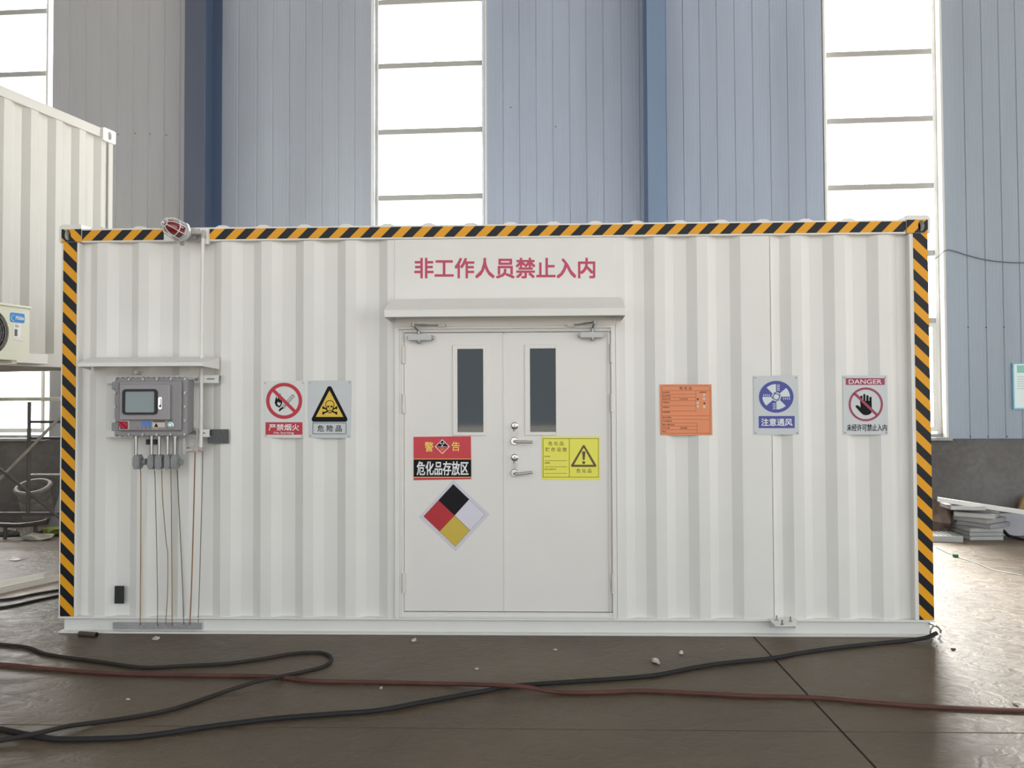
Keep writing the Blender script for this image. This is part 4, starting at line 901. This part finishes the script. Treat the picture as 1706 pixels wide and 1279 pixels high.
stube('diagonal_brace', (-20, 818), (104, 691), .017, TB, ysc-.05); stube('diagonal_brace', (-12, 772), (104, 866), .017, TBD, ysc-.08)
# ribbed tub
ty = 3.95; tc = P(48, 884, ty); tz = 0; rw = (P(75, 830, ty).x-P(19, 830, ty).x)/2; zt_ = P(48, 823, ty).z
tubm = mat('tub_grey', (132, 126, 122), .75, var=.25, vscale=14)
tax = Vector((.05, -.36, .93)).normalized(); tl = zt_*.98
tub = obj('ribbed_tub', MB().lathe((tc.x-.02, ty+.22, .19), tax, [(-.02, rw*.6), (.0, rw*.74)]+[q for k in range(6) for q in ((tl*.78*k/6, rw*(.80+.05*(k % 2))), (tl*.78*(k+.5)/6, rw*(.84+.04*(k/6))))]+[(tl*.80, rw*.98), (tl*.86, rw*1.0), (tl*.90, rw*.92), (tl*.90, rw*.78), (tl*.84, rw*.76), (tl*.25, rw*.66), (tl*.22, .01)], 32), tubm, None, origin=(tc.x, ty+.15, .0), smooth=True)
tag(tub, 'large grey ribbed tub tilted forward, open top, behind the scaffold', 'tub')
# board leaning behind the tub
bd = MB(); p0, p1, p2 = P(83, 884, 4.1), P(108, 884, 4.1), P(103, 790, 4.38)
bd.hexa([(p0.x, 4.02, .0), (p1.x+.2, 4.02, .0), (p2.x+.3, 4.50, p2.z), (p2.x-.01, 4.50, p2.z)], [(p0.x, 4.045, .0), (p1.x+.2, 4.045, .0), (p2.x+.3, 4.525, p2.z), (p2.x-.01, 4.525, p2.z)])
o = obj('leaning_board', bd, mat('board_grey', (134, 132, 130), .6, var=.1), None, origin=(p0.x, 4.03, 0)); tag(o, 'grey pointed board leaning on the wall beside the tub', 'board')
# low bench beam under the tub
bb = MB(); a, c_ = P(4, 872, 3.6), P(78, 866, 3.6); bb.tube(smooth_path([(a.x-.1, 3.62, .17), (a.x+.2, 3.6, .165), (c_.x-.1, 3.6, .19), (c_.x, 3.62, .215)]), .028, 8)
for x in (a.x+.02, c_.x-.15): bb.tube([(x, 3.62, 0), (x, 3.62, .17)], .02, 6)
o = obj('pipe_trestle', bb, TBD, None, origin=(a.x, 3.62, 0), smooth=True); tag(o, 'low dark pipe trestle in front of the tub', 'trestle')
# scraps on the floor at the left
def crumple(name, px, py, w_, d_, h_, m, label, cat, seed, rz=0, group=None, flat=False):
    rnd = random.Random(seed); g = G(px, py); bm = bmesh.new(); bmesh.ops.create_icosphere(bm, subdivisions=2, radius=1)
    for v in bm.verts:
        k = 1+rnd.uniform(-.42, .42); v.co = Vector((v.co.x*w_/2*k, v.co.y*d_/2*k, max(v.co.z, -.55)*h_/1.55*k)); 
    zmin = min(v.co.z for v in bm.verts)
    b = MB(); ca, sa = math.cos(rz), math.sin(rz)
    b.add([Vector((g.x+v.co.x*ca-v.co.y*sa, g.y+v.co.x*sa+v.co.y*ca, max(v.co.z-zmin, 0)+.0005)) for v in bm.verts], [tuple(x.index for x in f.verts) for f in bm.faces]); bm.free()
    o = obj(name, b, m, None, origin=(g.x, g.y, 0)); tag(o, label, cat, group); return o
LEAF = mat('leaf_green', (122, 132, 60), .6, var=.3, vscale=20); SCRAPW = mat('scrap_white', (184, 180, 168), .6, var=.1, vscale=10)
crumple('plastic_scrap', 63, 899, .30, .14, .07, SCRAPW, 'crumpled white plastic scrap on the floor before the tub', 'scrap', 3, .1)
crumple('green_bundle', 92, 891, .26, .2, .1, LEAF, 'small green bundle on the floor beside the white scrap', 'bundle', 4)
crumple('stone', 43.5, 894, .07, .07, .12, mat('stone_grey', (150, 146, 140), .8), 'grey stone beside the crumpled white scrap', 'stone', 5)
crumple('rubble', 14, 892, .28, .16, .07, mat('rubble_dark', (96, 92, 90), .8, var=.4, vscale=20), 'dark rubble heap on the floor at the left edge', 'rubble', 6)
o = obj('foil_sheet', MB().add([G(12, 933, .004), G(22, 927, .03), G(36, 930.5, .012), G(48, 925.5, .02), G(45, 929, .004), G(28, 933, .01)], [(0, 1, 2), (0, 2, 5), (5, 2, 4), (2, 3, 4)]), mat('foil_white', (222, 222, 226), .4), None, origin=G(30, 930))
tag(o, 'torn white foil on the floor at the left', 'foil')
# long flat profile and hoses lying left of the container
a0, a1 = G(-30, 995), G(97, 967); dv = (a1-a0).normalized(); nv = Vector((-dv.y, dv.x, 0)); fx = Frame(a0, dv, nv); L_ = (a1-a0).length
b = MB(fx); b.box(-.4, L_, 0, .20, .0, .006); b.box(-.4, L_, -.004, .0, .0, .055); b.box(-.4, L_, .20, .204, .0, .055)
o = obj('steel_channel', b, mat('channel_white', (208, 204, 196), .4), None, origin=a0); tag(o, 'long pale steel channel lying on the floor left of the container', 'channel')
for pts, lb in (([(-20, 1001), (20, 997), (60, 989), (110, 981)], 'rear dark hose on the floor left of the striped post'), ([(-20, 1015), (20, 1009), (60, 1000), (110, 990)], 'front dark hose on the floor left of the striped post')):
    path = [G(u, v, .0105) for u, v in pts]; o = obj('hose', MB().tube(smooth_path(path), .010, 8), CK, None, origin=(path[1].x, path[1].y, 0), smooth=True); tag(o, lb, 'hose')

# ================================================================== FLOOR CABLES
def cable(name, pts, r, m, label, cat, lift=None):
    path = []
    for i, q in enumerate(pts):
        z = r*1.05+(q[2] if len(q) > 2 else 0); path.append(G(q[0], q[1], z))
    o = obj(name, MB().tube(smooth_path(path, 7), r, 8), m, None, origin=(path[0].x, path[0].y, 0), smooth=True); return tag(o, label, cat)
CB = mat('cable_dark', (40, 35, 30), .75, var=.3, vscale=8); HB = mat('hose_red_brown', (88, 50, 40), .7, var=.25, vscale=5)
cable('cable', [(-60, 1068), (0, 1073), (45, 1078), (81, 1090), (166, 1102), (237, 1111.5), (302, 1109), (378, 1105), (438, 1097), (489, 1088.5), (534, 1087), (552, 1096), (539, 1110), (494, 1121, .0), (445, 1131, .028), (415, 1139, .02), (368, 1154), (302, 1176.6), (252, 1189), (176, 1201), (116, 1209, .01), (72, 1219, .022), (30, 1228, .01), (-40, 1240)], .0115, CB, 'dark cable lying in a hairpin loop on the floor, left', 'cable')
cable('air_hose', [(-60, 1101), (0, 1106), (101, 1115.5), (202, 1122), (323, 1124.6), (433.5, 1126), (469, 1128), (519, 1134), (605, 1135.7), (746, 1138.8), (830, 1141, .022), (858, 1142.6, .026), (885, 1145.6, .02), (930, 1153), (1000.5, 1153), (1071, 1150.6), (1151, 1154), (1251, 1159), (1352, 1161.6), (1427, 1167.7), (1527, 1175.7), (1602.6, 1179.7), (1706, 1183.7), (1780, 1187)], .0125, HB, 'long red brown air hose lying across the floor in front', 'hose')
cable('cable', [(1561, 1054, .05), (1542, 1062, .02), (1510, 1067), (1477, 1070), (1402, 1078), (1342, 1086), (1286.5, 1096), (1201, 1105), (1151, 1113), (1091, 1124.5), (1025.6, 1130.5), (950, 1135.5), (850, 1143), (806, 1151), (706, 1169), (630, 1183), (554, 1189), (464, 1196), (403, 1203), (328, 1213), (262, 1223), (202, 1229), (101, 1231), (50, 1224), (0, 1214), (-60, 1202)], .0135, CK, 'long black cable from the lower right container corner across the floor', 'cable')
# shackle and tie at the corner
b = MB(); c = G(1560, 1058, .03); b.tube([c+Vector((.0+.035*math.cos(t*.5), .01, .012+.05*math.sin(t*.5))) for t in range(13)], .006, 8)
b.tube([Vector((HW-.03, .02, .09)), Vector((HW+.02, .0, .07)), c+Vector((.035, .0, .03))], .005, 6)
o = obj('shackle', b, STEEL, None, origin=c, smooth=True); tag(o, 'bright steel shackle at the lower right container corner', 'shackle')
# pipe offcut and little debris
a, c_ = G(132.5, 1055.5, .016), G(161, 1057.5, .016); b = MB(); dv = (c_-a).normalized(); b.lathe(a, dv, [(0, .019), ((c_-a).length, .019), ((c_-a).length, .015), (.01, .015)], 16)
o = obj('pipe_offcut', b, mat('offcut_dark', (96, 84, 80), .4, .6), None, origin=(a.x, a.y, 0), smooth=True); tag(o, 'short dark pipe offcut at the foot of the container, left end', 'pipe')
DEB = mat('debris_pale', (190, 184, 172), .7)
for i, (px, py, s_, lb) in enumerate(((260, 1065, .035, 'pale scrap on the floor below the earth bar'), (690, 1067.5, .03, 'pale scrap on the floor below the left door'), (1092, 1104, .045, 'largest white scrap on the floor right of the doors'), (925, 1083, .018, 'tiny white scrap on the floor below the right door'), (1135, 1089, .03, 'thin pale scrap on the floor right of the largest scrap'), (635, 1147, .02, 'pale speck of scrap on the floor near the hairpin loop'), (213, 1166, .016, 'tiny scrap between the two cables on the left'), (794, 1115, .016, 'tiny pale crumb on the floor above the air hose'), (1692, 1174, .03, 'pale scrap at the right edge beside the air hose'), (1588, 1083, .022, 'dark crumb on the bright floor right of the container'))):
    crumple('scrap', px, py, s_*1.4, s_*.8, s_*.5, DEB if 'dark' not in lb else CB, lb, 'scrap', 20+i, i)

# ================================================================== RIGHT: stack of metal floor panels, beam, sack
PM = [mat('panel_grey_%d' % i, c_, .45, var=.06, vscale=8) for i, c_ in enumerate(((168, 168, 166), (158, 158, 156), (186, 186, 186), (150, 150, 156)))]
yk = G(1640, 903).y+.3
def panel(cpx, cpy, yy, rot, s_, h_, m, label, z0, top=False, tilt=0.0):  # one square raised floor panel of the stack
    c = P(cpx, cpy, yy); fr = yawframe((c.x, yy, 0), rot); t = empty('floor_panel', (c.x, yy, z0)); tag(t, label, 'floor panel', 'stacked grey metal floor panels')
    b = MB(fr); b.box(-s_/2, s_/2, -s_/2, s_/2, z0+.001, z0+h_-.004); 
    obj('panel_body', b, m, t, bevel=.004)
    b = MB(fr); b.box(-s_/2-.004, s_/2+.004, -s_/2-.004, s_/2+.004, z0+h_-.004, z0+h_-.0005); obj('panel_lid', b, m, t, bevel=.001)
    if top:
        gb = MB(fr); n = 7
        for i in range(n):
            for j in range(n):
                u, v = -s_/2+.05+(s_-.1)*(i+.5)/n, -s_/2+.05+(s_-.1)*(j+.5)/n; k = (s_-.1)/n*.40; gb.box(u-k, u+k, v-k, v+k, z0+h_-.0005, z0+h_+.0015)
        o = obj('grating_cells', gb, DARK, t); o['kind'] = 'stuff'
    return t
Hs = [.046, .046, .046, .055, .055, .055, .040, .046]; zz = [sum(Hs[:i])+.0008*i for i in range(8)]
specs = [(1627, 880, yk, .02, .38, 0, 'bottom'), (1626, 880, yk+.005, .03, .38, 1, 'second from the bottom'), (1627, 880, yk, .02, .38, 0, 'third from the bottom'), (1638, 875, yk, -1.04, .39, 3, 'fourth from the bottom, turned'), (1632, 868, yk, -1.04, .39, 1, 'fifth from the bottom'), (1628, 862, yk, -.70, .40, 2, 'sixth, white edged'), (1640, 855, yk+.04, -.75, .36, 1, 'second from the top'), (1602, 850, yk-.04, -.14, .37, 2, 'topmost with dark grating')]
for i, (a, c_, yy, rot, s_, mi, lb) in enumerate(specs):
    panel(a, c_, yy, rot, s_, Hs[i], PM[mi], 'square grey metal floor panel in the right hand stack, %s' % lb, zz[i], i == 7)
# grating lying beside the stack
c = G(1570, 902); fr = yawframe((c.x, c.y+.12, 0), -.12); t = empty('floor_grating', (c.x, c.y+.12, 0)); tag(t, 'flat grey grating lying on the floor left of the floor panel stack', 'grating')
obj('grating_tray', MB(fr).box(-.26, .22, -.16, .18, .0, .07), PM[1], t, bevel=.004); gb = MB(fr)
for i in range(9):
    for j in range(5): gb.box(-.24+i*.05, -.21+i*.05, -.14+j*.062, -.10+j*.062, .07, .0715)
obj('grating_cells', gb, DARK, t)['kind'] = 'stuff'
crumple('sack', 1570, 890, .24, .3, .36, mat('sack_brown', (106, 90, 80), .8, var=.2, vscale=10), 'brown sack slumped between container and floor panel stack', 'sack', 41)
# white beam resting on the stack
p0 = P(1566, 832, yk-.12); p1 = P(1706, 853, yk-.22); dv = p1-p0; tt = (.05-p0.z)/dv.z; p2 = p0+dv*tt
d = dv.normalized(); fx = Frame(p0, d, Vector((0, 1, 0)), d.cross(Vector((0, 1, 0)))*1); b = MB(fx); b.box(0, (p2-p0).length, -.03, .06, -.028, .024)
o = obj('white_beam', b, mat('beam_white', (214, 212, 206), .45), None, origin=p0, bevel=.003); tag(o, 'long white beam leaning on top of the grey floor panel stack', 'beam')
# things along the wall at the right edge
c = P(1704, 848, yk+.5); b = MB(); q = [(P(1690, 880, yk+.45).x, 0), (c.x+.5, 0), (c.x+.5, P(1706, 824, yk+.45).z), (P(1704, 826, yk+.45).x, P(1704, 826, yk+.45).z)]
b.prism([(P(1683, 852, yk+.45).x, 0), (c.x+.45, 0), (c.x+.45, P(1706, 822, yk+.45).z), (P(1703, 826, yk+.45).x, P(1703, 826, yk+.45).z)], yk+.42, yk+.46)
o = obj('brown_board', b, mat('board_brown', (150, 124, 84), .8, var=.15), None, origin=(c.x, yk+.44, 0)); tag(o, 'brown cardboard propped on the dark wall at the right edge', 'cardboard')
b = MB(); g0, g1 = P(1668, 866, yk+.15), P(1720, 872, yk+.15); b.hexa([(g0.x, yk+.12, 0), (g1.x+.5, yk+.12, 0), (g1.x+.5, yk+.26, .24), (g0.x, yk+.26, .24)], [(g0.x, yk+.15, 0), (g1.x+.5, yk+.15, 0), (g1.x+.5, yk+.29, .24), (g0.x, yk+.29, .24)])
o = obj('grey_board', b, PM[3], None, origin=(g0.x, yk+.13, 0)); tag(o, 'grey board leaning behind the white beam at the right edge', 'board')
path = [G(1672, 884, .07), G(1680, 892, .03), G(1692, 895, .02), G(1712, 898, .02), G(1760, 900, .02)]
o = obj('hose', MB().tube(smooth_path(path), .018, 8), DARK, None, origin=(path[1].x, path[1].y, 0), smooth=True); tag(o, 'black hose on the floor right of the floor panel stack', 'hose')
g = G(1592, 928); o = obj('green_block', MB().box(g.x-.02, g.x+.022, g.y-.015, g.y+.02, 0, .032), mat('block_green', (40, 92, 74), .5), None, origin=g, bevel=.003); tag(o, 'small green block on the bright floor right of the container', 'block')
path = [G(1560, 912, .005), G(1592, 926, .005), G(1625, 937, .005), G(1660, 950, .005), G(1730, 962, .005)]
o = obj('thin_wire', MB().tube(smooth_path(path), .0035, 5), mat('wire_grey', (120, 128, 116), .5), None, origin=path[1], smooth=True); tag(o, 'thin wire running across the bright floor at the right', 'wire')
# notice board and cable on the wall
def wq(u, v, off): s_, z_ = WL(u, v, off); return s_, z_
o_ = .03; a = wq(1688.5, 682, o_); c_ = (a[0]+.26, wq(1690, 604.5, o_)[1])
nb = empty('notice_board', WP(a[0]+.13, .02, a[1])); tag(nb, 'blue edged notice board on the wall at the right edge', 'notice board')
NBW = MB(WT); NBW.prism(rrect(a[0], c_[0], a[1], c_[1], .012), .010, o_); obj('backing', NBW, mat('notice_blue', (108, 176, 200), .4), nb)
b = MB(WT); b.box(a[0]+.016, c_[0]-.016, o_, o_+.001, a[1]+.02, c_[1]-.016); sh = obj('sheet', b, mat('notice_white', (214, 226, 226), .4), nb)
hb = MB(WT); hh = c_[1]-a[1]; hb.box(a[0]+.05, c_[0]-.05, o_+.001, o_+.002, c_[1]-.03-hh*.16, c_[1]-.03); obj('heading_block', hb, mat('notice_teal', (120, 184, 172), .4), sh)
lb = MB(WT)
for i in range(6): zq = c_[1]-.06-hh*.2-i*hh*.05; lb.box(a[0]+.05, c_[0]-.05, o_+.001, o_+.0018, zq, zq+.006)
obj('text_lines', lb, mat('notice_line', (160, 168, 166), .5), sh)
path = [WP(*[WL(1545, 440, .06)[0], .06, WL(1545, 440, .06)[1]])]+[WP(WL(u, v, o2)[0], o2, WL(u, v, o2)[1]) for u, v, o2 in ((1562, 428, .05), (1576, 417, .03), (1590, 418, .025), (1610, 424.5, .025), (1640, 432, .025), (1670, 436, .025), (1706, 437.5, .025), (1760, 437, .025))]
o = obj('wall_cable', MB().tube(smooth_path(path), .006, 6), mat('wall_cable_grey', (96, 102, 110), .5), None, origin=path[2], smooth=True); tag(o, 'thin grey cable sagging across the wall at the right', 'cable')
